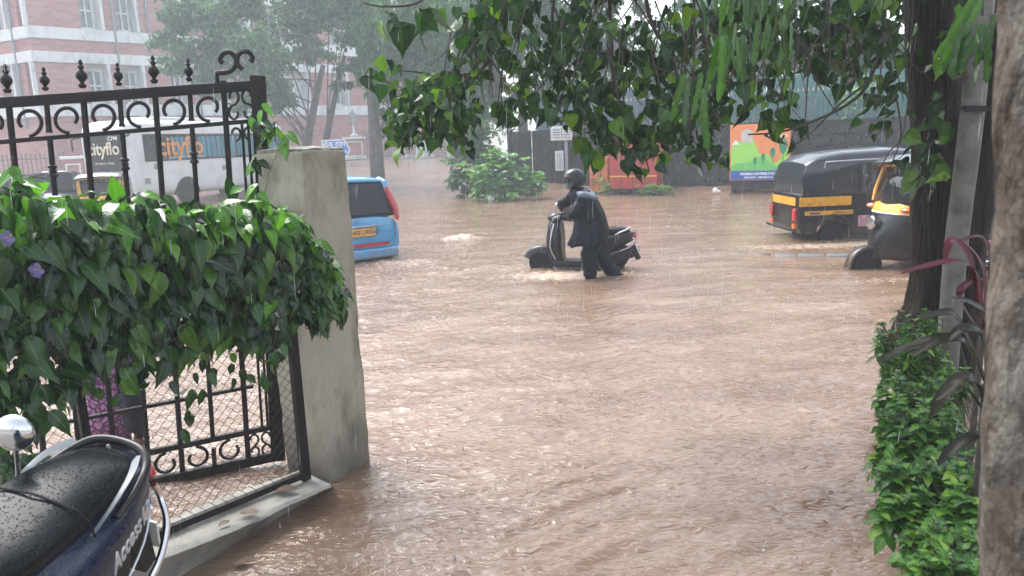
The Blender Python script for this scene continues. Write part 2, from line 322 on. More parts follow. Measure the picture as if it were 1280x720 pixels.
lk(n, m4.outputs[0], b.inputs['Base Color'])
rm = N.new('ShaderNodeMapRange'); rm.inputs['To Min'].default_value = .06; rm.inputs['To Max'].default_value = .6; lk(n, r2.outputs[0], rm.inputs['Value']); lk(n, rm.outputs[0], b.inputs['Roughness'])
b.inputs['IOR'].default_value = 1.5
n3 = N.new('ShaderNodeTexNoise'); n3.noise_type = 'RIDGED_MULTIFRACTAL'; n3.inputs['Distortion'].default_value = .6; n3.inputs['Scale'].default_value = 13; n3.inputs['Detail'].default_value = 7; n3.inputs['Roughness'].default_value = .65; lk(n, mp.outputs[0], n3.inputs['Vector'])
vo = N.new('ShaderNodeTexVoronoi'); vo.inputs['Scale'].default_value = 16; vo.feature = 'F1'; lk(n, tc.outputs['Object'], vo.inputs['Vector'])
vm = N.new('ShaderNodeMath'); vm.operation = 'MULTIPLY'; vm.inputs[1].default_value = 42; lk(n, vo.outputs['Distance'], vm.inputs[0])
vs = N.new('ShaderNodeMath'); vs.operation = 'SINE'; lk(n, vm.outputs[0], vs.inputs[0])
va = N.new('ShaderNodeMath'); va.operation = 'MULTIPLY_ADD'; va.inputs[1].default_value = .03; lk(n, vs.outputs[0], va.inputs[0]); lk(n, n3.outputs[0], va.inputs[2])
bp = N.new('ShaderNodeBump'); bp.inputs['Strength'].default_value = 1.0; bp.inputs['Distance'].default_value = .0125; lk(n, va.outputs[0], bp.inputs['Height']); lk(n, bp.outputs[0], b.inputs['Normal'])
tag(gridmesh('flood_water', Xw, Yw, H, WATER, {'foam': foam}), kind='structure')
# raised compound floor under the parked scooters (below the frame)
MB().box((-2.6, .4, .09), (4.0, 3.3, .5)).build('pavement', CONCTOP)['kind'] = 'structure'

# splash crowns thrown up by the rain: tiny real cones, one stuff object
sp = MB()
for i in range(650):
    y = 2.6+rng.random()**1.6*16; x = (y+.5)*(rng.random()*1.5-.75); h = .012+.02*rng.random(); r = .003+.004*rng.random()
    sp.loft([[Vector((x+r*k*math.cos(a), y+r*k*math.sin(a), z)) for a in (0, 2.1, 4.2)] for k, z in ((1.6, 0), (.5, h*.6), (.8, h))])
DROP = mat('water_drop', (.75, .74, .73), rough=.15, trans=.6, ior=1.33)
tag(sp.build('rain_splash', DROP), kind='stuff')

# ================= FAR BUILDING =================
BRICK = bpy.data.materials.new('red_brick'); BRICK.use_nodes = True
n = BRICK.node_tree; N = n.nodes; b = N['Principled BSDF']; tc = N.new('ShaderNodeTexCoord')
mp = N.new('ShaderNodeMapping'); mp.inputs['Rotation'].default_value = (R(90), 0, 0); lk(n, tc.outputs['Object'], mp.inputs[0])
bt = N.new('ShaderNodeTexBrick'); bt.inputs['Scale'].default_value = 1; bt.inputs['Brick Width'].default_value = .42; bt.inputs['Row Height'].default_value = .16; bt.inputs['Mortar Size'].default_value = .012
bt.inputs['Color1'].default_value = (.30, .12, .105, 1); bt.inputs['Color2'].default_value = (.38, .20, .18, 1); bt.inputs['Mortar'].default_value = (.34, .22, .2, 1)
lk(n, mp.outputs[0], bt.inputs['Vector']); lk(n, bt.outputs['Color'], b.inputs['Base Color']); b.inputs['Roughness'].default_value = .8
BW = mat('building_white', (.66, .69, .68), (.56, .59, .58), rough=.75, scale=1.2, dirt=(.28, .29, .28), dscale=1.6, damt=.75, stretch=(1, 1, .35))
WINGL = mat('far_window_glass', (.13, .16, .17), (.2, .23, .24), rough=.15)
CUR = mat('curtain', (.5, .5, .46), (.4, .42, .4), rough=.8, scale=3, stretch=(6, 6, .3))
def facade(corner, dr, length, nrm, name, label, wins, fill_left=False, big=None):
    rz = math.atan2(dr[1], dr[0]); t = thing(name, label, 'building', corner, rz)
    # local x along facade, local -y outwards when nrm=-1
    o = -1 if nrm < 0 else 1
    H0, H1 = -2.0, 15.5
    bands = [(3.6, 4.3), (6.65, 7.25), (7.95, 8.6), (11.0, 11.85), (12.2, 13.0)]
    # brick strips between the openings: cut as boxes so windows are real recesses
    cols = []; x = 0
    for (a, b_) in wins: cols.append((x, a, 'b')); cols.append((a, b_, 'w')); x = b_
    cols.append((x, length, 'b')); storeys = [(4.3, 6.65), (8.6, 11.0)]
    wm = MB()
    for a, b_, k in cols:
        if k == 'b': wm.box(((a+b_)/2, -o*.45, 6.75), (b_-a, .9, 17.5))
        else:
            lo = H0
            for s0, s1 in storeys+[(99, 99)]:
                hi = min(s0, H1); 
                if hi > lo: wm.box(((a+b_)/2, -o*.45, (lo+hi)/2), (b_-a-.002, .9, hi-lo))
                lo = s1
                if s0 == 99: break
    wm.build('wall', BRICK, t, smooth=0)
    for z0, z1 in bands: MB().box((length/2, o*.06-o*.45, (z0+z1)/2), (length+.12, 1.03, z1-z0)).build('band', BW, t, smooth=0, bevel=.02)
    MB().box((length/2, -o*.4, 15.9), (length+1.2, 2.0, .5)).build('cornice', BW, t, smooth=0)
    for a, b_ in wins:
        for s0, s1 in storeys:
            c = (a+b_)/2; wd = b_-a
            f = MB(); h = s1-s0; y = -o*.55; fw = wd*.62; c2 = c-.12*wd*(1 if o < 0 else -1); z0 = s0+.15; z1 = s1-.35
            for xx in (c2-fw/2, c2, c2+fw/2): f.box((xx, y, (z0+z1)/2), (.09, .09, z1-z0))
            for zz in (z0, (z0+z1)/2+.05, z1): f.box((c2, y, zz), (fw+.09, .088, .09))
            fo = f.build('window', WHITEP, t, smooth=0)
            MB().box((c2, y-o*.09, (z0+z1)/2), (fw, .02, z1-z0)).build('pane', WINGL, fo, smooth=0)
            MB().box((c2, y+o*.12, z0-.1), (fw+.3, .3, .08)).build('sill', WHITEP, fo, smooth=0)
            # white reveal, fin and head
            r_ = MB(); r_.box((c, -o*.7, (s0+s1)/2), (wd, .1, h))
            r_.box((b_-.10 if o < 0 else a+.10, -o*.22, (s0+s1)/2), (.16, .9, h))
            r_.build('window_surround', BW, t, smooth=0)
    for a, b_ in wins[:5]: MB().tube([(b_+.55, o*.12, 3), (b_+.55, o*.12, 15.4)], .07, 8).build('drain_pipe', WINGL, t)
    return t
CR = Vector((-26.6, 45, .7))
def s_at(px, c, d):
    lo, hi = 0, 60
    for _ in range(40):
        m = (lo+hi)/2; q = proj(c+Vector((d[0]*m, d[1]*m, 6)))[0]
        if q < px: lo = m
        else: hi = m
    return lo
dR = (math.cos(R(45)), math.sin(R(45)))
wr = [(s_at(a, CR, dR), s_at(b_, CR, dR)) for a, b_ in ((110, 138), (155, 181), (213, 236), (262, 284), (300, 318), (340, 385), (416, 434), (470, 490))]
facade(CR, dR, 34, -1, 'brick_building', 'long red brick office wing with white bands behind the bus and trees', wr)
dL = (-math.cos(R(-28)), -math.sin(R(-28))); dL = (-.885, .465)
wl = []
for a, b_ in ((33, 50), (0, 22), (-40, -22), (-80, -62)):
    def sl_(px):
        lo, hi = 0, 60
        for _ in range(40):
            m = (lo+hi)/2; q = proj(CR+Vector((dL[0]*m, dL[1]*m, 6)))[0]
            if q > px: lo = m
            else: hi = m
        return lo
    wl.append((sl_(b_), sl_(a)))
facade(CR+Vector((-.01, 0, 0)), dL, 26, 1, 'brick_building', 'red brick office building end with narrow recessed windows, at the left edge of the photo', wl)

# compound wall, pillars and gate in front of the building
FENCEM = mat('grey_iron', (.07, .09, .10), (.10, .12, .13), rough=.5)
PINK = mat('pink_pillar', (.42, .22, .19), (.34, .17, .15), rough=.7, scale=2)
def iron_fence(p0, p1, h, step, label, z0=None):
    p0 = Vector(p0); p1 = Vector(p1); d = p1-p0; L = d.length; t = thing('iron_fence', label, 'fence', p0, math.atan2(d.y, d.x))
    for z in (.12, h*.55, h-.15): MB().box((L/2, 0, z), (L, .05, .05)).build('rail', FENCEM, t, smooth=0)
    me = MB().box((0, 0, h/2), (.03, .03, h)).loft([[(-.025, -.025, h), (.025, -.025, h), (.025, .025, h), (-.025, .025, h)], [(-.004, -.004, h+.14), (.004, -.004, h+.14), (.004, .004, h+.14), (-.004, .004, h+.14)]]).mesh('bar', FENCEM, 0)
    k = int(L/step)
    for i in range(k+1): inst('bar', me, t, loc=(i*step, 0, 0))
    return t
def gz(p): return float(ground_z(np.array(p[0]), np.array(p[1])))
def gp(px, py, d):  # on the terrain below that pixel at depth d
    v = P(px, py, d); v.z = gz(v); return v
def pillar(px, d, w_, h, label, cap=True, lamp=False, m=PINK):
    v = gp(px, 190, d); t = thing('gate_pillar', label, 'pillar', v, R(10))
    MB().box((0, 0, h/2), (w_, .6, h)).build('shaft', m, t, smooth=0)
    f = MB(); 
    for sx in (-1, 1): f.box((sx*w_*.36, -.32, h*.52), (.07, .06, h*.68))
    for z in (h*.18, h*.86): f.box((0, -.322, z), (w_*.79, .06, .07))
    f.build('moulding', WHITEP, t, smooth=0)
    MB().box((0, 0, .12), (w_+.16, .75, .24)).box((0, 0, h+.06), (w_+.2, .8, .14)).build('cap', BW, t, smooth=0, bevel=.03)
    if lamp:
        l = thing('gate_lamp', 'old fashioned hexagonal lantern standing on the pink gate pillar', 'lamp', v+Vector((0, 0, h+.13)), R(10))
        MB().lathe([(.22, 0), (.3, .12), (.12, .2), (.07, .3), (.06, .75), (.12, .8)], n=10).build('stem', BW, l)
        MB().lathe([(.14, .8), (.26, 1.35), (.05, 1.36)], n=6).build('glass', mat('lamp_glass', (.5, .5, .45), rough=.3), l, smooth=0)
        f = MB()
        for k in range(6):
            a = PI/3*k; f.tube([(.15*math.cos(a), .15*math.sin(a), .8), (.27*math.cos(a), .27*math.sin(a), 1.35)], .02, 5)
        f.lathe([(.36, 1.36), (.3, 1.42), (.12, 1.62), (.05, 1.66), (.06, 1.72), (.02, 1.8)], n=6); f.build('frame', FENCEM, l, smooth=0)
    return v
pillar(444, 52, 1.35, 1.35, 'pink gate pillar with white moulding carrying a lantern, beyond the blue sign', lamp=True)
pillar(509, 51, .55, 1.3, 'small reddish pillar at the right end of the far iron fence')
pillar(530, 50.5, 1.0, 1.4, 'pale pillar with white moulding right of the small reddish pillar', m=BW)
iron_fence(gp(456, 190, 52), gp(505, 190, 51), 1.55, .2, 'grey iron fence between the lantern pillar and the small reddish pillar')
iron_fence(gp(545, 190, 50), gp(612, 190, 49), 1.6, .2, 'grey iron fence right of the pale pillar, behind the tall shrub')
iron_fence(gp(-40, 190, 36), gp(80, 190, 36), 1.9, .22, 'grey iron fence behind the parked cars at the left edge')
pillar(92, 35.5, .8, 1.7, 'red brick pillar with white cap left of the bus', m=BRICK)
# white posts near the road end
for px, d, lb in ((561, 44, 'slim white post left of the tall hazy shrub'), (603, 40, 'slim white post right behind the tall hazy shrub')):
    v = gp(px, 190, d); o = MB().tube([(0, 0, 0), (0, 0, 1.7)], .09, 8).box((0, 0, 1.72), (.24, .24, .06)).build('road_post', WHITEP); o.location = v; tag(o, lb, 'post', 'white posts at the road end')
# blue street sign
v = P(417, 178, 30); v.z = gz(v)
t = thing('street_sign', 'blue arrow-ended street name sign with white edge and lettering, above the concrete pillar', 'sign', v, R(6))
for sx in (-.28, .28): MB().tube([(sx, .05, 0), (sx, .05, 2.35)], .035, 8).build('post', WHITEP, t)
SB = mat('sign_blue', (.03, .16, .50), (.04, .2, .55), rough=.4)
zt = 2.36; zb = 1.70
MB().prism([(-.46, zt), (.42, zt), (.62, (zt+zb)/2-.05), (.5, zb), (-.46, zb)], -.03, .03).build('rim', WHITEP, t, smooth=0)
MB().prism([(-.42, zt-.05), (.39, zt-.05), (.56, (zt+zb)/2-.05), (.46, zb+.05), (-.42, zb+.05)], -.036, 0).build('board', SB, t, smooth=0)
text('चौक दुर्ग', .26, WHITEP, t, frame((0, -.041, 2.17), (1, 0, 0), (0, 0, 1)), bold=.006)
text('Chowk Road', .17, WHITEP, t, frame((.02, -.041, 1.88), (1, 0, 0), (0, 0, 1)), bold=.006)

# ================= STONE WALL, RAILING, SHEETS =================
WL = P(828, 200, 26.0); WR = P(1300, 200, 21.5); WL.z = WR.z = -.35
WA = P(640, 200, 30.0); WA.z = -.35
dW = (WR-WL); LW = dW.length; aW = math.atan2(dW.y, dW.x)
STONE = mat('wet_dark_stone', (.012, .014, .017), (.034, .034, .038), spec=.15, rough=.55, scale=3, bump=.03, bscale=9, dirt=(.05, .065, .04), dscale=2)
MORT = mat('wall_mortar', (.025, .025, .026), (.045, .045, .045), rough=.8, scale=8, bump=.02)
t = thing('stone_wall', 'long dark wet rubble stone wall behind the poster board and rickshaws', 'wall', WL, aW)
TOPW = 2.45
MB().box((LW/2+3, .25, TOPW/2), (LW+6, .34, TOPW)).build('core', MORT, t, smooth=0)
MB().box((LW/2+3, .2, TOPW+.05), (LW+6, .55, .12)).build('coping', STONE, t, smooth=0, bevel=.02)
vars_ = []
for k in range(7):
    b_ = MB().box((0, 0, 0), (1, .16, 1)); me = b_.mesh('stone', STONE, 0)
    bm = bmesh.new(); bm.from_mesh(me); bmesh.ops.subdivide_edges(bm, edges=bm.edges, cuts=1)
    for v in bm.verts:
        v.co += Vector((rng.normal()*.05, -abs(rng.normal())*.02, rng.normal()*.06))
        if abs(v.co.x) > .3 and abs(v.co.z) > .3: v.co.x *= .9; v.co.z *= .88
    bm.to_mesh(me); bm.free(); vars_.append(me)
rows = 7; rh = TOPW/rows; cnt = 0
for r_ in range(rows):
    x = rng.random()*.3
    while x < LW and cnt < 300:
        wd = .30+.34*rng.random()
        inst('stone', vars_[rng.integers(7)], t, Matrix.Translation((x+wd/2, .04, (r_+.5)*rh)) @ Matrix.Diagonal((wd*.95, 1, rh*.93, 1))); x += wd; cnt += 1
SHEET = mat('teal_sheet', (.045, .155, .15), (.06, .19, .185), rough=.45, scale=2, dirt=(.03, .07, .07), dscale=1.2, damt=.5)
t = thing('sheet_fence', 'tall teal corrugated sheet fence rising behind the spiked railing', 'fence', WL+Vector((0, .9, 0)), aW)
def corr(L, h, n_, amp=.02):
    m = MB(); a = []; 
    for i in range(n_*4+1): a.append((i/(n_*4)*L, (0, amp, amp, 0)[i % 4]))
    m.loft([[(x, y, 0) for x, y in a], [(x, y, h) for x, y in a]], cap=False, closed=False); return m
cm = corr(1.18, 4.0, 7).mesh('panel', SHEET, 0)
for i in range(0, 20):
    o = inst('panel', cm, t, loc=(i*1.2-.0, .0 if i >= 0 else -.0, .0)); o.rotation_euler = (0, 0, rng.normal()*.008)
MB().box((11, .08, 3.9), (22, .05, .06)).build('rail', FENCEM, t, smooth=0)
TI = mat('painted_spikes', (.05, .075, .08), (.09, .11, .11), rough=.45)
TIP = mat('spike_tip', (.45, .42, .36), rough=.5)
t = thing('iron_railing', 'spiked iron railing along the top of the stone wall', 'railing', WL+Vector((0, 0, TOPW+.1)), aW)
for z in (.12, .72): MB().box((LW/2+1, .18, z), (LW+6, .03, .04)).build('rail', TI, t, smooth=0)
m = MB(); m.tube([(0, .18, 0), (0, .18, .9)], .013, 6); m.cm = 1; m.lathe([(.02, .9), (.026, .93), (.003, 1.04)], (0, .18, 0), 6); me = m.mesh('bar', [TI, TIP])
for i in range(int((LW+3.4)/.145)): inst('bar', me, t, loc=(-2+i*.145, 0, 0))
# dark sheet gate and boundary left of the cabinets
DSH = mat('dark_sheet', (.006, .007, .010), (.012, .013, .017), spec=.15, rough=.5, scale=2, stretch=(3, 3, .4), dirt=(.04, .035, .03), dscale=1.5, damt=.4)
d2 = WL-WA; L2 = d2.length; a2_ = math.atan2(d2.y, d2.x)
t = thing('sheet_boundary', 'black corrugated sheet boundary behind the leafy shrub and the meter boxes', 'fence', WA, a2_)
cm = corr(.98, 2.62, 8, .018).mesh('panel', DSH, 0)
for i in range(int(L2)+1): inst('panel', cm, t, loc=(i*1.0, 0, .0))
MB().box((L2/2, .05, 1.9), (L2+.6, .04, .05)).build('rail', DSH, t, smooth=0)
MB().box((-.1, .05, 1.5), (.16, .16, 3.0)).build('post', DSH, t, smooth=0)
BSH = mat('bluish_sheet', (.05, .085, .12), (.07, .11, .15), rough=.4, scale=3, stretch=(3, 3, .3))
t = thing('sheet_fence', 'blue grey ribbed sheet screen standing above the black sheet boundary', 'fence', WA+Vector((1, .5, 0)), a2_)
cm = corr(.98, 3.9, 8, .018).mesh('panel', BSH, 0)
for i in range(int(L2)): inst('panel', cm, t, loc=(i*1.0, 0, 0))
# soil bank at the foot of the wall
SOIL = mat('wet_soil', (.16, .085, .05), (.23, .14, .09), rough=.6, scale=3, bump=.03, bscale=12, dirt=(.08, .05, .035), dscale=2)
u = np.linspace(-7.5, 18, 130); vv = np.linspace(0, 1, 16); UU, VV = np.meshgrid(u, vv)
pw = np.stack([WL.x+np.where(UU > 0, UU*math.cos(aW), UU*math.cos(a2_)), WL.y+np.where(UU > 0, UU*math.sin(aW), UU*math.sin(a2_))], -1)
wid = 1.5+.5*pnoise(UU*.5, VV*0, 70)
XX = pw[..., 0]-VV*wid*.2; YY = pw[..., 1]+.2-VV*wid
ZZ = .30*(1-VV)**1.3-.06*VV*1.8+.05*pnoise(UU*1.8, VV*4, 71)+.10*np.exp(-((UU+6)/2.2)**2)*(1-VV)-.06*VV
tag(gridmesh('soil_bank', XX[::-1], YY[::-1], ZZ[::-1], SOIL), kind='structure')
def onwall(px, off):   # point 'off' metres in front of the wall line below pixel column px
    best = None
    for k in range(400):
        s = -8+k*.07; q = WL+Vector((math.cos(aW if s > 0 else a2_)*s, math.sin(aW if s > 0 else a2_)*s-off, .35))
        e = abs(proj(q)[0]-px)
        if best is None or e < best[0]: best = (e, q)
    return best[1].copy()
# meter boxes on a pole
v = onwall(706, .5); v.z = -.1
t = thing('meter_pole', 'grey pole with two white meter boxes in front of the black sheet boundary', 'pole', v)
GP_ = mat('galvanised', (.32, .34, .36), (.25, .27, .29), rough=.5, scale=8)
MB().tube([(.12, 0, 0), (.12, 0, 2.5)], .06, 10).build('post', GP_, t)
WB = mat('box_white', (.62, .63, .62), (.5, .52, .52), rough=.5, scale=6)
DK = mat('print_dark', (.08, .08, .09), rough=.6)
o = MB().box((-.05, -.12, 2.22), (.78, .14, .50)).build('meter_box', WB, t, bevel=.02); m = MB(); m.box((-.05, -.195, 2.22), (.02, .01, .44))
for k in range(4): m.box((-.24, -.196, 2.08+k*.09), (.24, .01, .022)); m.box((.14, -.196, 2.08+k*.09), (.22, .01, .022))
m.build('print', DK, o, smooth=0)
o = MB().box((-.15, -.10, 1.25), (.30, .10, .72)).build('notice_plate', WB, t, bevel=.01); m = MB()
for k in range(8): m.box((-.15, -.154, 1.0+k*.07), (.2, .008, .018))
m.build('print', DK, o, smooth=0)
# orange cabinet and red feeder box
ORG = mat('orange_cabinet', (.62, .20, .05), (.5, .15, .04), rough=.5, scale=4, dirt=(.22, .10, .06), dscale=6, damt=.7)
RED = mat('red_cabinet', (.42, .028, .02), (.34, .022, .02), rough=.4, scale=3, dirt=(.15, .05, .04), dscale=3, damt=.5)
YST = mat('yellow_stripe', (.75, .38, .04), rough=.45)
v = onwall(752, .75); v.z = .05
t = thing('orange_cabinet', 'weathered orange metal cabinet standing left of the red feeder box', 'cabinet', v, aW)
MB().box((0, 0, .6), (.66, .5, 1.16)).build('body', ORG, t, bevel=.02); MB().box((0, 0, 1.2), (.74, .58, .06)).build('top', ORG, t, smooth=0)
m = MB(); m.box((0, -.255, .6), (.012, .012, 1.1)).box((.08, -.262, .6), (.03, .03, .16))
for k in range(5): m.box((-.16, -.256, .25+k*.05), (.2, .012, .015)); m.box((.17, -.256, .25+k*.05), (.2, .012, .015))
m.build('door_detail', BLACKPL, t, smooth=0)
v = onwall(796, .8); v.z = .0
t = thing('feeder_box', 'squat red electricity feeder box with a yellow stripe, half hidden by hanging leaves', 'electrical box', v, aW)
MB().box((0, 0, .82), (1.62, .9, 1.24)).build('body', RED, t, bevel=.03)
MB().prism([(-.86, 1.44), (.86, 1.44), (.74, 1.68), (-.74, 1.68)], -.5, .5).build('top', RED, t, smooth=0)
MB().box((0, -.456, .62), (1.62, .01, .05)).build('stripe', YST, t, smooth=0)
m = MB(); m.box((0, -.455, .82), (.014, .014, 1.2)).box((-.4, -.455, .82), (.01, .01, 1.2)).box((.4, -.455, .82), (.01, .01, 1.2)).box((.05, -.47, .9), (.03, .03, .16)); m.build('door_seam', BLACKPL, t, smooth=0)
m = MB()
for sx in (-.6, 0, .6): m.box((sx, 0, .08), (.2, .7, .26))
m.build('feet', BLACKPL, t, smooth=0)
# poster board
v = onwall(947, .9); v.z = -.05
t = thing('poster_board', 'boxy advertising board with orange, green and blue power company poster', 'billboard', v, aW)
kx = 1.78/2; z0 = .48; z1 = 2.20
PO = mat('poster_orange', (.72, .22, .07), (.75, .27, .09), rough=.35); PG = mat('poster_light_green', (.33, .66, .10), (.26, .58, .10), rough=.35, scale=2)
PM = mat('poster_mid_green', (.12, .45, .10), (.15, .5, .12), rough=.35); PD = mat('poster_dark_green', (.03, .24, .10), rough=.35); PB = mat('poster_blue', (.03, .10, .38), rough=.35); PW = mat('poster_white', (.8, .8, .78), rough=.4)
MB().box((0, .22, (z0+z1)/2), (1.78, .44, z1-z0)).build('case', PO, t, smooth=0, bevel=.015)
def flat(name, out, m_, y): return MB().prism(out, y-.004, y).build(name, m_, t, smooth=0)
hill = [(-.85, z0+.30)]+[(-.85+1.7*i/24, z0+.95+.33*math.sin(i*.26)+.12*math.sin(i*.9)) for i in range(25)]+[(.85, z0+.30)]
flat('poster_field', hill, PG, -.004)
hill2 = [(-.85, z0+.30)]+[(-.85+1.7*i/24, z0+.42+.26*math.sin(i*.13+.1)**2+.06*math.sin(i*.6)) for i in range(25)]+[(.85, z0+.30)]
flat('poster_hill', hill2, PM, -.0085)
flat('poster_footer', [(-.86, z0+.02), (.86, z0+.02), (.86, z0+.30), (-.86, z0+.30)], PB, -.013)
for tx, tz, sc_ in ((-.12, z0+.52, .7), (.12, z0+.62, .75), (.40, z0+.74, .95), (.70, z0+.86, 1.5)):
    m = MB(); m.prism([(tx-.012, tz-.25*sc_), (tx+.012, tz-.25*sc_), (tx+.012, tz), (tx-.012, tz)], -.018, -.013)
    m.prism([(tx+.13*sc_*.6*math.cos(a)*(1+.1*math.sin(5*a)), tz+.12*sc_+.2*sc_*math.sin(a)*.8) for a in [2*PI*k/14 for k in range(14)]], -.0185, -.0135); m.build('poster_tree', PD, t, smooth=0)
flat('poster_house', [(-.55, z1-.55), (-.2, z1-.55), (-.2, z1-.22), (-.38, z1-.12), (-.55, z1-.22)], mat('poster_grey', (.6, .55, .5), rough=.4), -.0090)
flat('poster_sail', [(-.84, z1-.62), (-.6, z1-.6), (-.72, z1-.45)], PW, -.0090)
text('TATA', .12, PW, t, frame((.52, -.006, z1-.24), (1, 0, 0), (0, 0, 1)), bold=.004)
text('TATA POWER', .105, PW, t, frame((.50, -.006, z1-.38), (1, 0, 0), (0, 0, 1)), bold=.004)
m = MB(); m.prism([(.52+.06*math.cos(a), z1-.12+.05*math.sin(a)) for a in [2*PI*k/16 for k in range(16)]], -.008, -.004); m.build('poster_logo', PW, t, smooth=0)
text('MUMBAI DISTRIBUTION', .105, PW, t, frame((0, -.016, z0+.20), (1, 0, 0), (0, 0, 1)), bold=.004)
text('HELPLINE 1: 1800-209-5161', .075, PW, t, frame((0, -.016, z0+.09), (1, 0, 0), (0, 0, 1)), bold=.003)
MB().box((0, .22, z0-.14), (1.62, .36, .26)).build('base', BLACKPL, t, smooth=0)
for sx in (-.78, .78): MB().box((sx, .2, .22), (.09, .4, .5)).box((sx, .2, .04), (.16, .8, .08)).build('stand', BLACKPL, t, smooth=0)
# kerb stones of the submerged divider
KS = mat('kerb_paint', (.11, .14, .165), (.08, .10, .11), rough=.5, scale=6, bump=.004, dirt=(.16, .13, .11), dscale=5)
ka = G(1062, 320.5); kb = G(968, 319.5); 
for k, (a, b_) in enumerate(((0, .30), (.33, .67), (.70, 1.0))):
    p = ka.lerp(kb, (a+b_)/2); d = kb-ka
    o = MB().box((0, 0, 0), (d.length*(b_-a), .24, .3)).build('kerb_stone', KS, None, bevel=.02); o.location = (p.x, p.y, -.122-.008*k); o.rotation_euler = (0, 0, math.atan2(d.y, d.x)+PI)
    tag(o, ['pale blue kerb block nearest the front rickshaw wheel, just above water', 'pale blue kerb block in the middle of the three', 'pale blue kerb block at the left end, nearly under water'][k], 'kerb stone', 'kerb blocks showing above the flood')
ka = G(965, 317.5); kb = G(862, 313.5)
for k in range(4):
    a, b_ = k/4+.01, (k+1)/4-.01; p = ka.lerp(kb, (a+b_)/2); d = kb-ka
    o = MB().box((0, 0, 0), (d.length*(b_-a), .2, .3)).build('kerb_stone', mat('kerb_dark', (.10, .085, .075), rough=.4, bump=.004) if k == 0 else bpy.data.materials['kerb_dark'], None, bevel=.02); o.location = (p.x, p.y, -.138); o.rotation_euler = (0, 0, math.atan2(d.y, d.x)+PI)
    tag(o, ['dark wet kerb edge nearest the pale blue kerb blocks, barely above water', 'second dark kerb edge left of the pale blue kerb blocks', 'third dark kerb edge left of the pale blue kerb blocks', 'dark kerb edge farthest from the rickshaws, nearest the pushed scooter'][k], 'kerb stone', 'dark kerb edge breaking the water')
# ================= LEAVES =================
def leaf_template(out, fold=.18, droop=.25, wave=0.0):
    # out: half outline (x,y) from base to tip
    v = []; f = []; n = len(out)
    for i, (x, y) in enumerate(out):
        w_ = wave*math.sin(y*22)
        v.append((0, y, -droop*y*y)); v.append((x+w_*.5, y-.0, fold*x-droop*y*y+w_)); v.append((-x+w_*.5, y, fold*x-droop*y*y-w_))
    for i in range(n-1):
        a, b_ = i*3, (i+1)*3; f.append([a, a+1, b_+1, b_]); f.append([a, b_, b_+2, a+2])
    return np.array(v, float), f
HEART = leaf_template([(.0, .0), (.34, -.04), (.46, .16), (.42, .40), (.28, .64), (.10, .86), (.0, 1.12)])
OVATE = leaf_template([(.0, .0), (.20, .08), (.33, .28), (.33, .5), (.2, .76), (.0, 1.05)], fold=.25, droop=.35)
CREEP = [leaf_template([(.0, .0), (.15, .06), (.25, .24), (.265, .45), (.17, .74), (.06, .93), (.0, 1.1)], fold=f_, droop=d_, wave=w_) for f_, d_, w_ in ((.35, .35, .012), (.15, .6, .02), (.6, .2, .0), (.25, .1, .03))]
HEARTS = [leaf_template([(.0, .0), (.34, -.04), (.46, .16), (.42, .40), (.28, .64), (.10, .86), (.0, 1.12)], fold=f_, droop=d_, wave=w_) for f_, d_, w_ in ((.18, .25, 0), (.5, .1, .02), (.05, .55, .03), (.9, .3, .02))]
LANCE = leaf_template([(.0, .0), (.15, .2), (.19, .45), (.12, .75), (.0, 1.0)], fold=.3, droop=.3)
WAVY = leaf_template([(.0, 0)]+[(.062+.010*math.sin(i*2.2), i/12) for i in range(1, 11)]+[(.05, .93), (0, 1.0)], fold=.2, droop=.1, wave=.022)
STRAP = leaf_template([(.02, 0), (.045, .15), (.075, .4), (.07, .65), (.04, .88), (0, 1.0)], fold=.5, droop=.75)
QUAD = (np.array([(0, 0, 0), (.3, .5, .05), (0, 1, -.1), (-.3, .5, .05)], float), [[0, 1, 2, 3]])
def norm(a): return a/np.maximum(np.linalg.norm(a, axis=-1, keepdims=True), 1e-9)
def basis(d, nrm):
    y = norm(d); z = norm(nrm-y*np.sum(nrm*y, -1, keepdims=True)); x = np.cross(y, z); return x, y, z
def leaf_mesh(name, tmpl, pos, d, nrm, size, m):
    tv, tf = tmpl; x, y, z = basis(d, nrm); s = size[:, None, None]
    V = pos[:, None, :]+s*(tv[None, :, 0:1]*x[:, None]+tv[None, :, 1:2]*y[:, None]+tv[None, :, 2:3]*z[:, None])
    n, k = len(pos), len(tv); F_ = np.array(tf); nf = n*len(tf)
    L = (F_[None]+np.arange(n)[:, None, None]*k).reshape(-1).astype(np.int32)
    me = bpy.data.meshes.new(name); me.vertices.add(n*k); me.vertices.foreach_set('co', V.ravel())
    me.loops.add(nf*4); me.polygons.add(nf); me.loops.foreach_set('vertex_index', L); me.polygons.foreach_set('loop_start', np.arange(nf, dtype=np.int32)*4)
    me.polygons.foreach_set('use_smooth', np.ones(nf, bool)); me.materials.append(m)
    at = me.attributes.new('rib', 'FLOAT', 'POINT'); at.data.foreach_set('value', np.tile(np.array([1. if i % 3 == 0 and len(tv) > 6 else 0. for i in range(len(tv))], np.float32), n))
    at = me.attributes.new('along', 'FLOAT', 'POINT'); at.data.foreach_set('value', np.tile(tv[:, 1].astype(np.float32), n))
    me.update(); me.validate(); return me
def obj(name, me, parent=None):
    o = bpy.data.objects.new(name, me); C.objects.link(o)
    if parent: o.parent = parent
    return o
_tm = {}
def tmesh(tmpl, m):
    k = (id(tmpl), m.name)
    if k not in _tm:
        one = np.array([[0, 0, 0.]]); _tm[k] = leaf_mesh('leaf', tmpl, one, np.array([[0, 1., 0]]), np.array([[0, 0, 1.]]), np.array([1.]), m)
    return _tm[k]
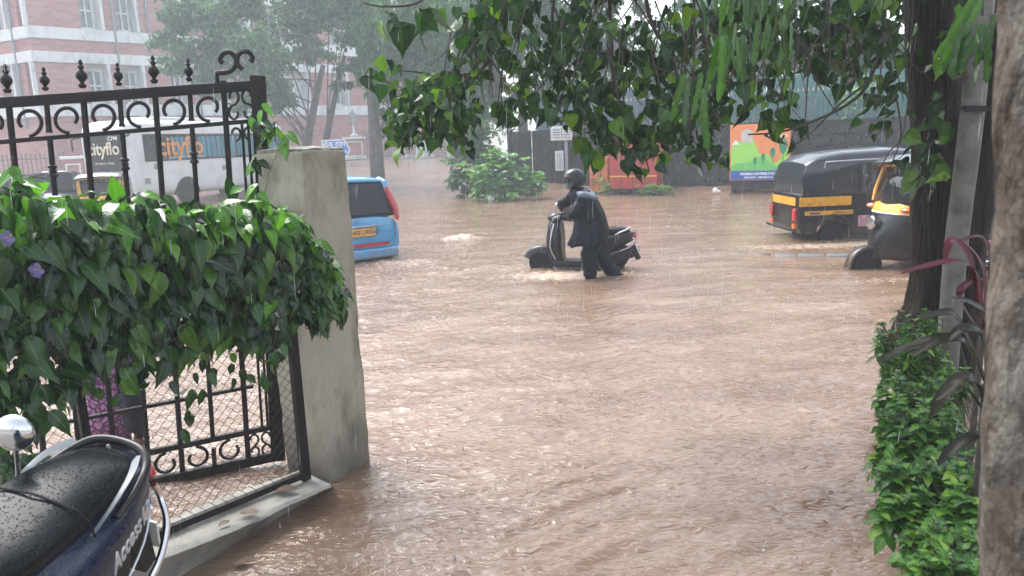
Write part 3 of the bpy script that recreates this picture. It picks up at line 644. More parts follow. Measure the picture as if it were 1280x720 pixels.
def leaves(parent, tmpl, pos, d, nrm, size, m, n_ind=0, name='leaf', stuffname='foliage'):
    if isinstance(tmpl, list):
        pos = np.asarray(pos, float); d = np.asarray(d, float); nrm = np.asarray(nrm, float); size = np.asarray(size, float); k = rng.integers(len(tmpl), size=len(pos))
        for i, t_ in enumerate(tmpl): leaves(parent, t_, pos[k == i], d[k == i], nrm[k == i], size[k == i], m, n_ind//len(tmpl), name, stuffname)
        return
    pos = np.asarray(pos, float); d = np.asarray(d, float); nrm = np.asarray(nrm, float); size = np.asarray(size, float)
    base = np.array(parent.location); n_ind = min(n_ind, len(pos))
    if n_ind:
        pr = np.array([proj(p) for p in pos]); vis = (pr[:, 0] > 0) & (pr[:, 0] < 1280) & (pr[:, 1] > 0) & (pr[:, 1] < 720)
        sc_ = size/np.maximum(pos[:, 1], .3)*np.where(vis, 1, .0001)*(.7+.6*rng.random(len(pos))); order = np.argsort(-sc_)
        ind, rest = order[:n_ind], order[n_ind:]; me = tmesh(tmpl, m); x, y, z = basis(d, nrm)
        for i in ind:
            s = size[i]; p = pos[i]-base; X_, Y_, Z_ = x[i]*s, y[i]*s, z[i]*s
            inst(name, me, parent, Matrix(((X_[0], Y_[0], Z_[0], p[0]), (X_[1], Y_[1], Z_[1], p[1]), (X_[2], Y_[2], Z_[2], p[2]), (0, 0, 0, 1))))
    else: rest = np.arange(len(pos))
    if len(rest):
        o = obj(stuffname, leaf_mesh(stuffname, tmpl, pos[rest]-base, d[rest], nrm[rest], size[rest], m), parent); o['kind'] = 'stuff'
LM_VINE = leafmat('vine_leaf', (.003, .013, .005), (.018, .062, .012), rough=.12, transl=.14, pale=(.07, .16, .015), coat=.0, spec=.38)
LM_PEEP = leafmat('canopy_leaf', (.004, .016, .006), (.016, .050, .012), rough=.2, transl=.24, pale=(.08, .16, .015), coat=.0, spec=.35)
LM_YOUNG_LIT = leafmat('young_lit_vine_leaf', (.03, .10, .012), (.08, .21, .02), rough=.18, transl=.3, coat=.0)  # young growth, with the light on the creeper top put into the colour
LM_ASH = leafmat('mast_leaf', (.008, .03, .006), (.028, .085, .010), rough=.3, transl=.4, coat=.3)
LM_HEDGE = leafmat('hedge_leaf', (.014, .05, .010), (.05, .14, .02), rough=.28, transl=.25, pale=(.13, .22, .03), coat=.0, spec=.3)
LM_FAR = leafmat('far_leaf', (.018, .06, .028), (.055, .14, .06), rough=.5, transl=.3, coat=.0, spec=.2)
LM_FAR2 = leafmat('far_leaf_dark', (.012, .042, .024), (.035, .09, .045), rough=.5, transl=.25, coat=.0, spec=.2)
LM_PALE = leafmat('shrub_leaf', (.05, .14, .04), (.12, .26, .08), rough=.45, transl=.3)
BARKF = mat('far_bark', (.05, .045, .04), (.10, .09, .08), rough=.85, scale=6, bump=.01)
# ---------------- far trees ----------------
def far_tree(base, h, clumps, label, m=LM_FAR, lean=(0, 0), weep=0.0, dens=1.0, leaf=.26, trunk_r=.28, cat='tree'):
    """clumps: list of (dx,dy,z,r) relative to base"""
    t = thing('tree', label, cat, base); tb = MB()
    top = Vector((lean[0], lean[1], h*.62)); trunk = bez([(0, 0, -.6), (lean[0]*.3, lean[1]*.3, h*.2), (lean[0]*.65, lean[1]*.6, h*.42), top], 4)
    tb.tube(trunk, [trunk_r*(1-.6*i/(len(trunk)-1)) for i in range(len(trunk))], 9)
    for (dx, dy, z, r) in clumps[:14]:
        a = trunk[int(len(trunk)*.35)+random.randrange(int(len(trunk)*.6))]; e = Vector((dx, dy, z)); mid = a.lerp(e, .5)+Vector((0, 0, .08*(e-a).length))
        tb.tube(bez([a, mid, e], 4), [trunk_r*.14*(1-.85*i/8)+.01 for i in range(9)], 6)
    tb.build('trunk', BARKF, t)
    ps, ds, ns, sz = [], [], [], []
    for (dx, dy, z, r) in clumps:
        sub = max(4, int(9*r*dens))
        for _ in range(sub):
            o = rng.normal(size=3); o = o/np.linalg.norm(o)*r*rng.random()**.4; o[2] *= .75
            c = np.array([dx, dy, z])+o; rr_ = r*(.22+.22*rng.random()); k = int(80*dens)
            q = rng.normal(size=(k, 3))*rr_*.55; q[:, 2] *= .6
            if weep: q[:, 2] -= weep*rng.random(k)**1.5*r; q[:, 0:2] *= .55
            ps.append(c+q); dd = rng.normal(size=(k, 3))*.7+np.array([0, 0, -.5-2.0*weep]); ds.append(dd)
            nn = q/np.maximum(rr_, .1)+rng.normal(size=(k, 3))*.5+np.array([0, -.3, .6]); ns.append(nn); sz.append(leaf*(.6+.8*rng.random(k)))
    ps = np.concatenate(ps); o = obj('crown', leaf_mesh('crown', QUAD, ps, np.concatenate(ds), np.concatenate(ns), np.concatenate(sz), m), t)
    return t
def clump_px(base, lst, jit=1.0):
    """clumps given as (px,py,r_px,depth offset) in the plane of the tree"""
    out = []
    for px, py, rp, dd in lst:
        d = base.y+dd; v = P(px, py, d)-base; out.append((v.x, dd, v.z, rp*d/FP))
    return out
def bp_(px, d): v = P(px, 190, d); v.z = gz(v); return v
B = bp_(372, 38)
far_tree(B, 9, clump_px(B, [(215, 28, 22, 0), (245, 60, 30, 1), (225, 75, 20, -1), (290, 30, 40, 0), (290, 85, 32, 0), (330, 60, 42, -1), (340, 105, 24, 0), (370, 25, 34, 1), (250, 10, 28, 0), (320, -10, 45, 0), (400, -20, 50, 0), (390, 60, 26, 1), (262, 105, 26, 0), (352, 130, 16, 0), (215, -20, 30, 1), (300, 120, 22, -1), (205, 50, 18, 0), (420, 10, 30, 1)]),
         'hazy tree with pale green crown in front of the brick building, behind the gate top', lean=(1.6, 0), leaf=.24, dens=1.3)
B = bp_(392, 34)
far_tree(B, 9.2, clump_px(B, [(425, 40, 26, 0), (432, 80, 18, 0), (440, 10, 30, 0), (425, 105, 11, 0), (455, -15, 40, 0), (415, -30, 40, 0)]), 'leaning slender dark trunk with thin hazy crown, above the blue sign', lean=(1.6, .4), m=LM_FAR2, trunk_r=.2, leaf=.2)
B = bp_(470, 33)
far_tree(B, 9.5, clump_px(B, [(465, 60, 22, 0), (480, 30, 34, 0), (505, 70, 34, 0), (530, 40, 40, 0), (555, 80, 34, 1), (520, 110, 26, 0), (590, 50, 40, 0), (480, 105, 18, 0), (500, -10, 50, 0), (570, -10, 50, 0), (620, 30, 44, 1), (610, 95, 32, 1), (560, 125, 22, 0), (485, 135, 10, 0), (470, 85, 24, 0), (500, 45, 36, -1), (540, 75, 34, -1), (575, 100, 30, 0), (530, 15, 46, -1), (600, 20, 46, -1), (455, 20, 26, 0), (545, 150, 14, 0), (595, 125, 20, 0)]),
         'hazy weeping tree with drooping pale foliage, behind the hanging dark leaf cluster', weep=.8, leaf=.2, dens=1.4, trunk_r=.35)
k = 0
for px, d, lab, cl in (
    (655, 33, 'dark hazy tree behind the black sheet boundary', [(600, 120, 30, 0), (640, 90, 34, 0), (670, 50, 40, 0), (650, 0, 50, 0), (690, 105, 30, 0), (720, 20, 46, 0), (590, 150, 18, -1), (632, 135, 22, 0)]),
    (770, 32, 'broad hazy tree behind the blue grey ribbed screen', [(740, 70, 40, 0), (770, 20, 40, 1), (790, 90, 32, 0), (700, -30, 60, 0), (745, 110, 26, 0), (760, -40, 55, 0)]),
    (885, 31, 'dark tree with cloudy crown behind the teal sheet fence, above the poster board', [(840, 80, 34, 0), (880, 50, 42, 0), (925, 80, 32, 0), (900, 5, 50, 0), (860, 20, 40, 0), (940, 30, 44, 0), (960, -30, 60, 0)]),
    (1010, 30, 'dark dense tree behind the teal sheet fence, above the parked rickshaw', [(980, 60, 40, 0), (1015, 40, 44, 0), (1050, 70, 36, 0), (1000, -10, 55, 0), (1080, 20, 55, 0), (1100, 70, 36, 0)]),
    (1180, 29, 'dark tree behind the wall at the right edge, past the near trunk', [(1130, 60, 45, 0), (1180, 30, 60, 0), (1240, 60, 50, 0), (1290, 20, 70, 0), (1210, 100, 30, 0)])):
    B = bp_(px, d); far_tree(B, 9, clump_px(B, cl), lab, m=LM_FAR2 if k % 2 else LM_FAR, leaf=.21, dens=1.25, weep=.25); k += 1
# farther backdrop wood at the end of the road
B = Vector((6, 74, .7)); B.z = gz(B)
ps = []
for i in range(60):
    c = np.array([-40+rng.random()*90, 66+rng.random()*22, 1+rng.random()*9]); q = rng.normal(size=(220, 3))*np.array([2.2, 1.5, 1.3]); ps.append(c+q)
ps = np.concatenate(ps)
tag(obj('distant_wood', leaf_mesh('distant_wood', QUAD, ps, rng.normal(size=ps.shape)+[0, 0, -.6], rng.normal(size=ps.shape)+[0, -.5, .5], .5+.5*rng.random(len(ps)), LM_FAR2)), kind='stuff')
# ---------------- shrubs at the wall foot ----------------
def shrub(base, lst, label, m, tmpl, leaf, per, cat='shrub', upright=.3, n_ind=0, stems=8, name='shrub'):
    t = thing(name, label, cat, base); tb = MB(); ps, ds, ns, sz = [], [], [], []
    for px, py, rp, dd in lst:
        d = base.y+dd; c = np.array(P(px, py, d)); r = rp*d/FP
        g = np.array(base)+np.array([rng.normal()*.12, rng.normal()*.1, 0]); tb.tube(bez([Vector(g)-base, (Vector((g+c)/2)-base)+Vector((0, 0, .05)), Vector(c)-base], 4), [.016, .015, .014, .013, .011, .01, .009, .008, .006], 5)
        for _ in range(per):
            o = rng.normal(size=3)*r*.55; q = c+o; k = 6  # a whorl of leaves on a stem tip
            a = rng.random()*6.28+np.arange(k)*2.4; el = upright+rng.normal(size=k)*.25
            dd_ = np.stack([np.cos(a)*np.cos(el), np.sin(a)*np.cos(el), np.sin(el)], -1)+o/max(r, .01)*.3
            ps.append(np.repeat(q[None], k, 0)+dd_*.02); ds.append(dd_); ns.append(np.tile([0, 0, 1.], (k, 1))+rng.normal(size=(k, 3))*.25); sz.append(leaf*(.6+.6*rng.random(k)))
    tb.build('stems', BRANCH, t)
    leaves(t, tmpl, np.concatenate(ps), np.concatenate(ds), np.concatenate(ns), np.concatenate(sz), m, n_ind)
    return t
v = onwall(592, 1.2); v = P(592, 238, 27.5); v.z = .05
shrub(v, [(590, 175, 16, 0), (595, 195, 22, 0), (580, 205, 16, 0), (605, 215, 18, 0), (588, 225, 18, 0), (600, 165, 14, 0), (578, 185, 10, 0), (608, 190, 14, 0), (618, 222, 12, 0), (570, 222, 8, 0)], 'tall feathery grey green shrub at the end of the road, left of the leafy shrub', LM_FAR, LANCE, .30, 36, name='tall_shrub', upright=-.1)
v = P(632, 243, 25.5); v.z = .0
shrub(v, [(620, 208, 16, 0), (600, 222, 14, -.2), (628, 226, 20, -.3), (650, 224, 16, 0), (668, 228, 12, 0), (640, 212, 12, 0), (610, 234, 14, -.4), (644, 238, 14, -.4), (622, 201, 9, 0), (670, 236, 10, -.3), (632, 240, 16, -.4), (604, 236, 10, -.4)], 'bushy pale green broad-leaved shrub at the foot of the black boundary', LM_PALE, OVATE, .26, 16, name='leafy_shrub', n_ind=220, upright=.35)
for px, pr_, lab in ((766, .2, 'low weed in front of the orange cabinet'), (812, .13, 'small weed at the right foot of the red feeder box'), (826, .16, 'small weed just right of the red feeder box'), (985, .16, 'small weed right of the poster board')):
    v = onwall(px, 1.35); v.z = .0; q = proj(v+Vector((0, 0, .2))); shrub(v, [(q[0], q[1], 9 if pr_ > .15 else 6, 0), (q[0]+8, q[1]+2, 6, 0), (q[0]-8, q[1]+2, 6, 0)], lab, LM_PALE, LANCE, pr_, 10, cat='weed', name='weed', upright=.5)
v = onwall(1062, .1); v.z = 2.5; q = proj(v+Vector((0, 0, .25)))
shrub(v, [(q[0], q[1], 14, 0), (q[0]+12, q[1]-12, 12, 0), (q[0]-16, q[1]-2, 9, 0)], 'clump of weeds growing on top of the stone wall behind the rickshaw', LM_PALE, LANCE, .16, 14, cat='weed', name='weed', upright=.4)
v = onwall(895, 1.2); v.z = .05
o = MB().ell((0, 0, .09), (.09, .07, .10), 10, 6).ell((.09, 0, .05), (.09, .07, .06), 8, 5).build('plastic_bag', WHITEP); o.location = v; tag(o, 'crumpled whitish bag lying at the wall foot left of the poster board', 'bag')
# ================= VEHICLES =================
TYRE = RUBBER; RIM = mat('steel_rim', (.25, .25, .25), (.15, .14, .13), rough=.4, metal=.7, dirt=(.15, .1, .07), dscale=20)
def wheel(parent, c, r, wd, name='wheel', axis=(0, 1, 0)):
    ax = Vector(axis); q = Vector((0, 0, 1)).rotation_difference(ax).to_matrix()
    h = wd/2; o = MB().lathe([(r*.62, -h*.9), (r*.9, -h), (r, -h*.55), (r, h*.55), (r*.9, h), (r*.62, h*.9)], (0, 0, 0), 22, axis).build(name, TYRE, parent); o.location = c
    m = MB().lathe([(.01, -h*.5), (r*.2, -h*.75), (r*.25, -h*.5), (r*.5, -h*.35), (r*.64, -h*.8), (r*.64, h*.8), (r*.5, h*.35), (r*.25, h*.5), (r*.2, h*.75), (.01, h*.5)], (0, 0, 0), 20, axis)
    m.build('rim', RIM, o); return o
# ---------------- hatchback / saloon ----------------
def car(label, loc, rz, paint, L=3.6, W=1.48, Hh=1.66, plate=None, group=None, kind='hatch'):
    t = thing('parked_car' if plate is None else 'blue_taxi', label, 'car', loc, rz, group)
    h = L/2; rings = []
    # body sections: x, half width, z low, z belt
    for x, wv, zl, zt in ((-h, W*.40, .42, .80), (-h+.03, W*.47, .30, .98), (-h+.25, W*.5, .24, 1.02), (-h*.3, W*.5, .22, .99), (h*.3, W*.5, .22, .97), (h*.52, W*.49, .22, .93), (h*.8, W*.47, .24, .82), (h-.05, W*.42, .3, .70), (h, W*.36, .38, .60)):
        rings.append(sring((x, 0, (zl+zt)/2), wv, (zt-zl)/2, 3.8, 28))
    MB().loft(rings).build('body', paint, t, smooth=50)
    # greenhouse
    zr = Hh-.02; gl = []
    xs_ = ((-h+.10, W*.45, .98), (-h+.20, W*.43, 1.25), (-h+.32, W*.40, zr-.03)) 
    m = MB(); prof = [(-h+.06, .97), (-h+.30, zr-.05), (-h+.5, zr), (h*.05, zr), (h*.22, zr-.07), (h*.60, .93)]
    if kind != 'hatch': prof = [(-h+.55, .97), (-h*.42, zr-.04), (-h*.3, zr), (h*.0, zr), (h*.12, zr-.05), (h*.52, .93)]
    def gh(prof, k0, k1):
        r0 = [Vector((x, -W*.5*(k0 if z < 1.1 else k1), z)) for x, z in prof]; r1 = [Vector((x, W*.5*(k0 if z < 1.1 else k1), z)) for x, z in prof]
        return [r0, r1]
    r_ = gh(prof, .95, .80); mm = MB(); mm.loft(r_); mm.build('window_glass', GLASS, t, smooth=0, bevel=.06)
    # painted roof and pillars
    rp = [(x, z) for x, z in prof if z > 1.1]; m = MB()
    r0 = [Vector((x, 0, z)) for x, z in prof]
    m.loft([[Vector((x, s*W*.405, z+.012)) for s in (-1, -.5, 0, .5, 1)] for x, z in rp], cap=False, closed=False)
    m.v = [(v[0], v[1], v[2]+.03*(1-(v[1]/(W*.405))**2)) for v in m.v]
    ro = m.build('roof', paint, t, smooth=60); sm = ro.modifiers.new('solid', 'SOLIDIFY'); sm.thickness = .035; sm.offset = 0
    m = MB()
    for s in (-1, 1):
        def pt(i, k): x, z = prof[i]; return Vector((x, s*W*.5*(.955 if z < 1.1 else .805), z))
        m.tube([pt(0, 0), pt(1, 0), pt(2, 0)], .05, 6); m.tube([pt(5, 0), pt(4, 0), pt(3, 0)], .035, 6); m.tube([pt(2, 0), pt(3, 0)], .03, 6)
        for xx in (-h*.25, h*.12): m.tube([Vector((xx-.03, s*W*.478, .95)), Vector((xx, s*W*.405, zr-.02))], .03, 6)
    m.build('pillar', paint, t)
    for sx in (-h*.62, h*.64):
        for s in (-1, 1): wheel(t, (sx, s*(W*.5-.09), .27), .28, .17)
    for s in (-1, 1):
        m = MB(); m.tube([(-h+.0, s*W*.455, .90), (-h+.05, s*W*.455, 1.08), (-h+.14, s*W*.43, 1.28), (-h+.22, s*W*.405, 1.46)], [.03, .06, .062, .035], 8); m.build('tail_light', REDLENS, t)
        MB().ell((h-.08, s*W*.36, .68), (.12, .16, .09), 10, 6).build('headlight', GLASS, t)
        MB().ell((h*.36, s*(W*.5+.09), 1.02), (.06, .09, .06), 10, 6).build('wing_mirror', paint, t)
    MB().box((-h-.015, 0, .36), (.12, W*.86, .18)).build('bumper', paint, t, bevel=.04)
    m = MB(); m.tube([(-h-.012, -W*.40, .98), (-h-.022, -W*.41, .62), (-h-.022, -W*.30, .50), (-h-.022, W*.30, .50), (-h-.022, W*.41, .62), (-h-.012, W*.40, .98)], .006, 4)
    for s in (-1, 1):
        for xx in (-h*.25, h*.12, h*.5): m.tube([(xx, s*(W*.5-.004), .32), (xx, s*(W*.5+.002), .62), (xx-.02, s*(W*.5-.02), .93)], .006, 4)
    m.build('door_seam', BLACKPL, t, smooth=0)
    for s in (-1, 1):
        for xx in (-h*.12, h*.22): MB().box((xx-.12, s*(W*.5+.012), .80), (.16, .03, .03)).build('door_handle', paint, t, smooth=0, bevel=.008)
    MB().box((-h-.03, 0, .84), (.03, .62, .035)).build('chrome_strip', CHROME, t, smooth=0, bevel=.008)
    MB().box((-h-.055, 0, .52), (.03, .9, .055)).build('reflector', REDLENS, t, smooth=0)
    if plate:
        pl = MB().box((-h-.035, .0, .74), (.02, .46, .13)).build('number_plate', YELLOW, t, smooth=0)
        text(plate, .10, DK, pl, frame((-h-.047, 0, .74), (0, -1, 0), (0, 0, 1)), bold=.002)
        # rear window
        MB().box((0, 0, 0), (.02, W*.70, .44)).build('rear_wiper', GLASS, t, smooth=0).matrix_basis = Matrix.Translation((-h+.145, 0, 1.23)) @ Matrix.Rotation(R(26.5), 4, 'Y')
        MB().tube([(-h+.05, .0, 1.06), (-h+.09, .25, 1.14)], .012, 6).build('wiper_arm', BLACKPL, t)
        text('WAGON', .09, CHROME, t, frame((-h-.02, .28, .93), (0, -1, 0), (0, 0, 1)))
    return t
CYAN = mat('sky_blue_paint', (.055, .25, .46), (.07, .29, .52), rough=.25, scale=2, coat=.6)
rl = P(413, 325, 12.5); rr_ = Vector((-.56, .83, 0)); rt_ = Vector((.83, .56, 0))
rc = G(456, 331, -.06); cc = rc+rr_*1.8
car('sky blue hatchback taxi wading away past the concrete pillar', (cc.x, cc.y, -.24), math.atan2(rr_.y, rr_.x), CYAN, plate='MH02 CR5163', L=3.6, Hh=1.62)
SILV = mat('silver_paint', (.45, .47, .49), (.4, .42, .44), rough=.25, coat=.5); DARKC = mat('charcoal_paint', (.03, .035, .04), (.04, .045, .05), rough=.25, coat=.5)
v = P(18, 250, 23); v.z = gz(v)+.3; car('silver car at the left edge behind the ornate gate', (v.x, v.y, 0.0), R(15), SILV, L=3.9, Hh=1.5, kind='saloon')
v = P(88, 250, 24); car('dark charcoal car between the silver car and the bus', (v.x, v.y, 0.0), R(25), DARKC, L=3.9, Hh=1.52, kind='saloon')
# ---------------- bus ----------------
BWT = mat('bus_white', (.66, .67, .66), (.6, .61, .6), rough=.35, coat=.4, scale=1.5, dirt=(.42, .4, .37), dscale=1.5, damt=.4)
t = thing('passenger_bus', 'white commuter bus with blue curtains and orange lettering, seen through the ornate gate', 'bus', P(163, 190, 27.2), 0)
t.location.z = .05; sd_ = Vector((.36, .93, 0)); t.rotation_euler = (0, 0, math.atan2(sd_.y, sd_.x))
# local x = along the side going back, front at x=0, near side at y=0 (facing -y), width to +y
Lb, Wb, Hb = 8.6, 2.25, 3.12
rings = []
for x, k, zt in ((-.10, .90, Hb*.90), (.02, .97, Hb*.965), (.35, 1, Hb), (Lb-.3, 1, Hb), (Lb, .95, Hb*.96)):
    rings.append(sring((x, Wb/2, (.35+zt)/2), Wb/2*k, (zt-.35)/2, 9, 28))
MB().loft(rings).build('body', BWT, t, smooth=50)
glass = MB().box((4.55, -.005, 2.12), (7.9, .03, .98)).build('side_window', GLASS, t, smooth=0, bevel=.01)
CURT = bpy.data.materials.new('blue_curtain'); CURT.use_nodes = True; n = CURT.node_tree; N = n.nodes; b = N['Principled BSDF']
CURT = mat('blue_curtain', (.05, .30, .42), (.015, .03, .04), rough=.6, scale=2.2, stretch=(4, 1, .25), detail=3)
m = MB(); zz = [(-.012*0-.024-.006*math.sin(i*1.7)) for i in range(90)]
m.loft([[Vector((1.9+i*.073, zz[i], z)) for i in range(90)] for z in (1.72, 2.50)], cap=False, closed=False); m.build('curtain', CURT, t)
m = MB()
for x in (.62, 3.2, 5.4, 7.4): m.box((x, -.032, 2.12), (.05, .02, .98))
m.build('window_divider', BLACKPL, t, smooth=0)
ORT = mat('orange_lettering', (.78, .30, .04), rough=.5); ORT2 = mat('pale_lettering', (.75, .66, .5), rough=.5)
text('cityflo', .98, ORT, t, frame((2.35, -.045, 2.14), (1, 0, 0), (0, 0, 1)), bold=.018, sx=.95)
text('DOWNLOAD THE APP TODAY', .13, ORT2, t, frame((2.6, -.045, 1.74), (1, 0, 0), (0, 0, 1)))
MB().box((-.10, Wb/2, 1.98), (.03, 1.86, 1.30)).build('windscreen', GLASS, t, smooth=0, bevel=.05).rotation_euler = (0, R(0), 0)
text('cityflo', .62, ORT2, t, frame((-.125, Wb/2, 2.12), (0, -1, 0), (0, 0, 1)), bold=.012)
text('C194', .2, WHITEP, t, frame((-.125, Wb*.28, 2.48), (0, -1, 0), (0, 0, 1)), bold=.006)
text('BOMBAY 2 PUNE', .12, ORT2, t, frame((-.125, Wb/2, 1.62), (0, -1, 0), (0, 0, 1)))
for yy_ in (.32, Wb-.32): MB().ell((-.08, yy_, .85), (.08, .2, .12), 10, 6).build('headlight', GLASS, t)
MB().box((-.12, Wb/2, .5), (.14, 2.1, .22)).build('bumper', BLACKPL, t, bevel=.03)
m = MB()
for x, z in ((1.1, 1.45), (4.6, 1.25), (.6, .95), (6.2, 1.2)): m.box((x, -.006, z), (.26, .02, .2))
m.build('side_marker', mat('marker_grey', (.3, .28, .26), rough=.5), t, smooth=0)
MB().prism([(2.5+.62*math.cos(a), .35+.66*math.sin(a)) for a in [PI*k/14 for k in range(15)]], -.012, .1).build('wheel_arch', BLACKPL, t, smooth=0)
for x, yy_ in ((2.5, .16), (2.5, Wb-.16), (6.9, .16), (6.9, Wb-.16)): wheel(t, (x, yy_-.06*(yy_ < 1), .46), .46, .26)
MB().box((Lb/2, Wb/2, Hb+.06), (5.5, 1.3, .16)).build('roof_unit', BWT, t, bevel=.04)
for s in (.02, Wb-.02): MB().tube([(.05, s, 2.6), (-.35, s-.1*(1 if s < 1 else -1), 2.5), (-.35, s-.1*(1 if s < 1 else -1), 2.1)], .04, 6).build('wing_mirror', BLACKPL, t)

# ---------------- auto rickshaw ----------------
CANV = mat('wet_black_canvas', (.010, .013, .020), (.022, .027, .038), rough=.27, scale=3, bump=.008, bscale=3, coat=.35)
MAROON = mat('maroon_rexine', (.10, .035, .03), (.075, .028, .025), rough=.6, scale=3)
PINKST = mat('pink_sticker', (.4, .06, .16), (.45, .4, .4), rough=.5, scale=12)
def rickshaw(label, loc, rz, curtains=True, group='black and yellow auto rickshaws'):
    t = thing('auto_rickshaw', label, 'auto rickshaw', loc, rz, group); W = 1.28; hw = W/2
    arch = [(-.72+.30*math.cos(a), .27+.30*math.sin(a)) for a in [PI*k/10 for k in range(11)]]
    out = [(-1.30, .30), (-1.33, .55), (-1.30, .98), (-.30, .98), (-.28, .36), (.55, .33), (.55, .25), (-.40, .25)]+arch[0:0]
    out = [(.55, .25)]+[(-.42, .25)]+arch+[(-1.25, .27), (-1.33, .40), (-1.34, .70), (-1.30, .98), (-.12, .98), (-.06, .40), (.55, .34)]
    MB().prism(out, -hw, hw).build('body', BLACKPNT, t, smooth=20, bevel=.025)
    # yellow bands rear quarter
    for s in (-1, 1):
        m = MB(); m.box((-.87, s*(hw+.004), .845), (.92, .02, .16)); m.build('yellow_band', YELLOW, t, smooth=0, bevel=.008)
        m = MB(); m.box((-.80, s*(hw+.004), .645), (.86, .02, .075)); o = m.build('yellow_band', YELLOW, t, smooth=0, bevel=.006)
        g = MB()
        for k in range(5): g.tube([(-.72+k*.06, s*(hw+.018), .63), (-.69+k*.06, s*(hw+.018), .665), (-.66+k*.06, s*(hw+.018), .63)], .006, 4)
        g.box((-1.05, s*(hw+.016), .645), (.18, .005, .04)); g.build('lettering', DK, o, smooth=0)
        MB().tube([(-.72+.33*math.cos(a), s*(hw+.01), .27+.33*math.sin(a)) for a in [PI*k/12 for k in range(13)]], .022, 6).build('arch_trim', BLACKPL, t)
        MB().box((-.18, s*(hw+.012), .48), (.2, .01, .2)).build('sticker', PINKST, t, smooth=0)
        MB().tube([(-.1, s*(hw+.02), .30), (.62, s*(hw-.02), .28)], .022, 6).build('foot_rail', CHROME, t)
    m = MB(); m.box((-1.345, 0, .845), (.02, W*.8, .14)); m.build('yellow_band', YELLOW, t, smooth=0)
    MB().tube([(-1.40, -hw, .36), (-1.43, -.4, .36), (-1.43, .4, .36), (-1.40, hw, .36)], .028, 8).build('bumper', BLACKPL, t)
    for s in (-1, 1): MB().box((-1.36, s*.52, .62), (.05, .12, .22)).build('tail_light', REDLENS, t, bevel=.01); MB().box((-1.36, s*.52, .42), (.05, .10, .08)).build('indicator', ORLENS, t)
    m = MB()
    for s in (-1, 1): m.tube([(-1.30, s*(hw+.003), .74), (-.14, s*(hw+.003), .74)], .005, 4).tube([(-.36, s*(hw+.003), .40), (-.36, s*(hw+.003), .97)], .005, 4)
    m.build('panel_seam', RUBBER, t, smooth=0)
    # rear/side canvas + roof
    prof = [(-1.27, .985), (-1.30, 1.25), (-1.22, 1.48), (-1.02, 1.60), (-.6, 1.66), (.3, 1.69), (.74, 1.66), (.86, 1.58), (.80, 1.54), (-.30, 1.54), (-.34, .985)]
    rings = []
    for y, k, dz in ((-hw, .0, -.06), (-hw+.03, .0, -.015), (-hw+.14, 0, .02), (0, 0, .05), (hw-.14, 0, .02), (hw-.03, 0, -.015), (hw, 0, -.06)):
        rings.append([Vector((x, y, z+(dz if z > 1.4 else 0))) for x, z in prof])
    MB().loft(rings).build('canopy', CANV, t, smooth=40)
    for s in (-1, 1): MB().tube([(-.92, s*(hw+.015), 1.42), (-.90, s*(hw+.015), 1.525), (-.3, s*(hw+.015), 1.54), (.80, s*(hw-.01), 1.55)], .014, 6).build('gutter_trim', mat('trim_grey', (.4, .42, .45), rough=.3) if 'trim_grey' not in bpy.data.materials else bpy.data.materials['trim_grey'], t)
    # folds in the side curtain
    if curtains:
        for s in (-1, 1):
            m = MB(); n_ = 26; m.loft([[Vector((-.34+i*.88/n_, s*(hw-.015+.012*math.sin(i*1.3+z*3)), z)) for i in range(n_+1)] for z in (.36, .7, 1.1, 1.54)], cap=False, closed=False); m.build('curtain', CANV, t, smooth=60)
    else:
        MB().box((-.30, 0, 1.0), (.03, W*.94, 1.08)).build('rear_partition', MAROON, t, smooth=0)
        MB().box((-.05, 0, .62), (.48, 1.1, .16)).build('seat', MAROON, t, bevel=.03)
        for s in (-1, 1): MB().box((-.62, s*(hw+.004), 1.22), (.66, .012, .44)).build('side_panel', MAROON, t, smooth=0)
    # front cab: nose, cowl, windscreen frame
    rings = []
    for z, xf, wv, xb in ((.30, 1.13, .30, .50), (.36, 1.16, .36, .50), (.55, 1.15, .44, .52), (.78, 1.10, .52, .54), (.93, 1.02, .57, .56)):
        rg = []
        for k in range(17):
            a = -PI/2+PI*k/16; rg.append(Vector((xb+(xf-xb)*max(0, math.cos(a))**.75, wv*math.sin(a)*1.0 if abs(math.sin(a)) < .99 else wv*math.copysign(1, math.sin(a)), z)))
        rings.append(rg)
    MB().loft(rings).build('nose', BLACKPNT, t, smooth=50)
    rings = []
    for z, xf, wv, xb in ((.935, 1.03, .58, .55), (1.0, 1.0, .585, .55), (1.07, .95, .585, .56)):
        rings.append([Vector((xb+(xf-xb)*max(0, math.cos(-PI/2+PI*k/16))**.6, wv*math.sin(-PI/2+PI*k/16), z)) for k in range(17)])
    MB().loft(rings).build('cowl', YELLOW, t, smooth=50)
    MB().tube([(.56, -.585, .935), (.80, -.56, .935), (1.0, -.28, .935), (1.05, 0, .935), (1.0, .28, .935), (.80, .56, .935), (.56, .585, .935)], .012, 6).build('cowl_trim', WHITEP, t)
    fr = [(.97, 0, 1.07)]
    m = MB()
    for s in (-1, 1):
        m.tube(bez([(.58, s*.60, 1.02), (.60, s*.61, 1.3), (.62, s*.60, 1.56)], 3), .035, 6)
        m.tube(bez([(.86, s*.50, 1.06), (.80, s*.54, 1.28), (.70, s*.55, 1.55)], 4), .030, 8)
    m.tube([(.70, -.55, 1.56), (.72, 0, 1.59), (.70, .55, 1.56)], .035, 8); m.build('windscreen_frame', YELLOW, t)
    m = MB(); m.loft([[Vector((.98-.10*abs(y)/.5-(z-1.06)*.42, y*(1+.0*(z-1)), z)) for y in (-.5, -.3, 0, .3, .5)] for z in (1.06, 1.3, 1.55)], cap=False, closed=False)
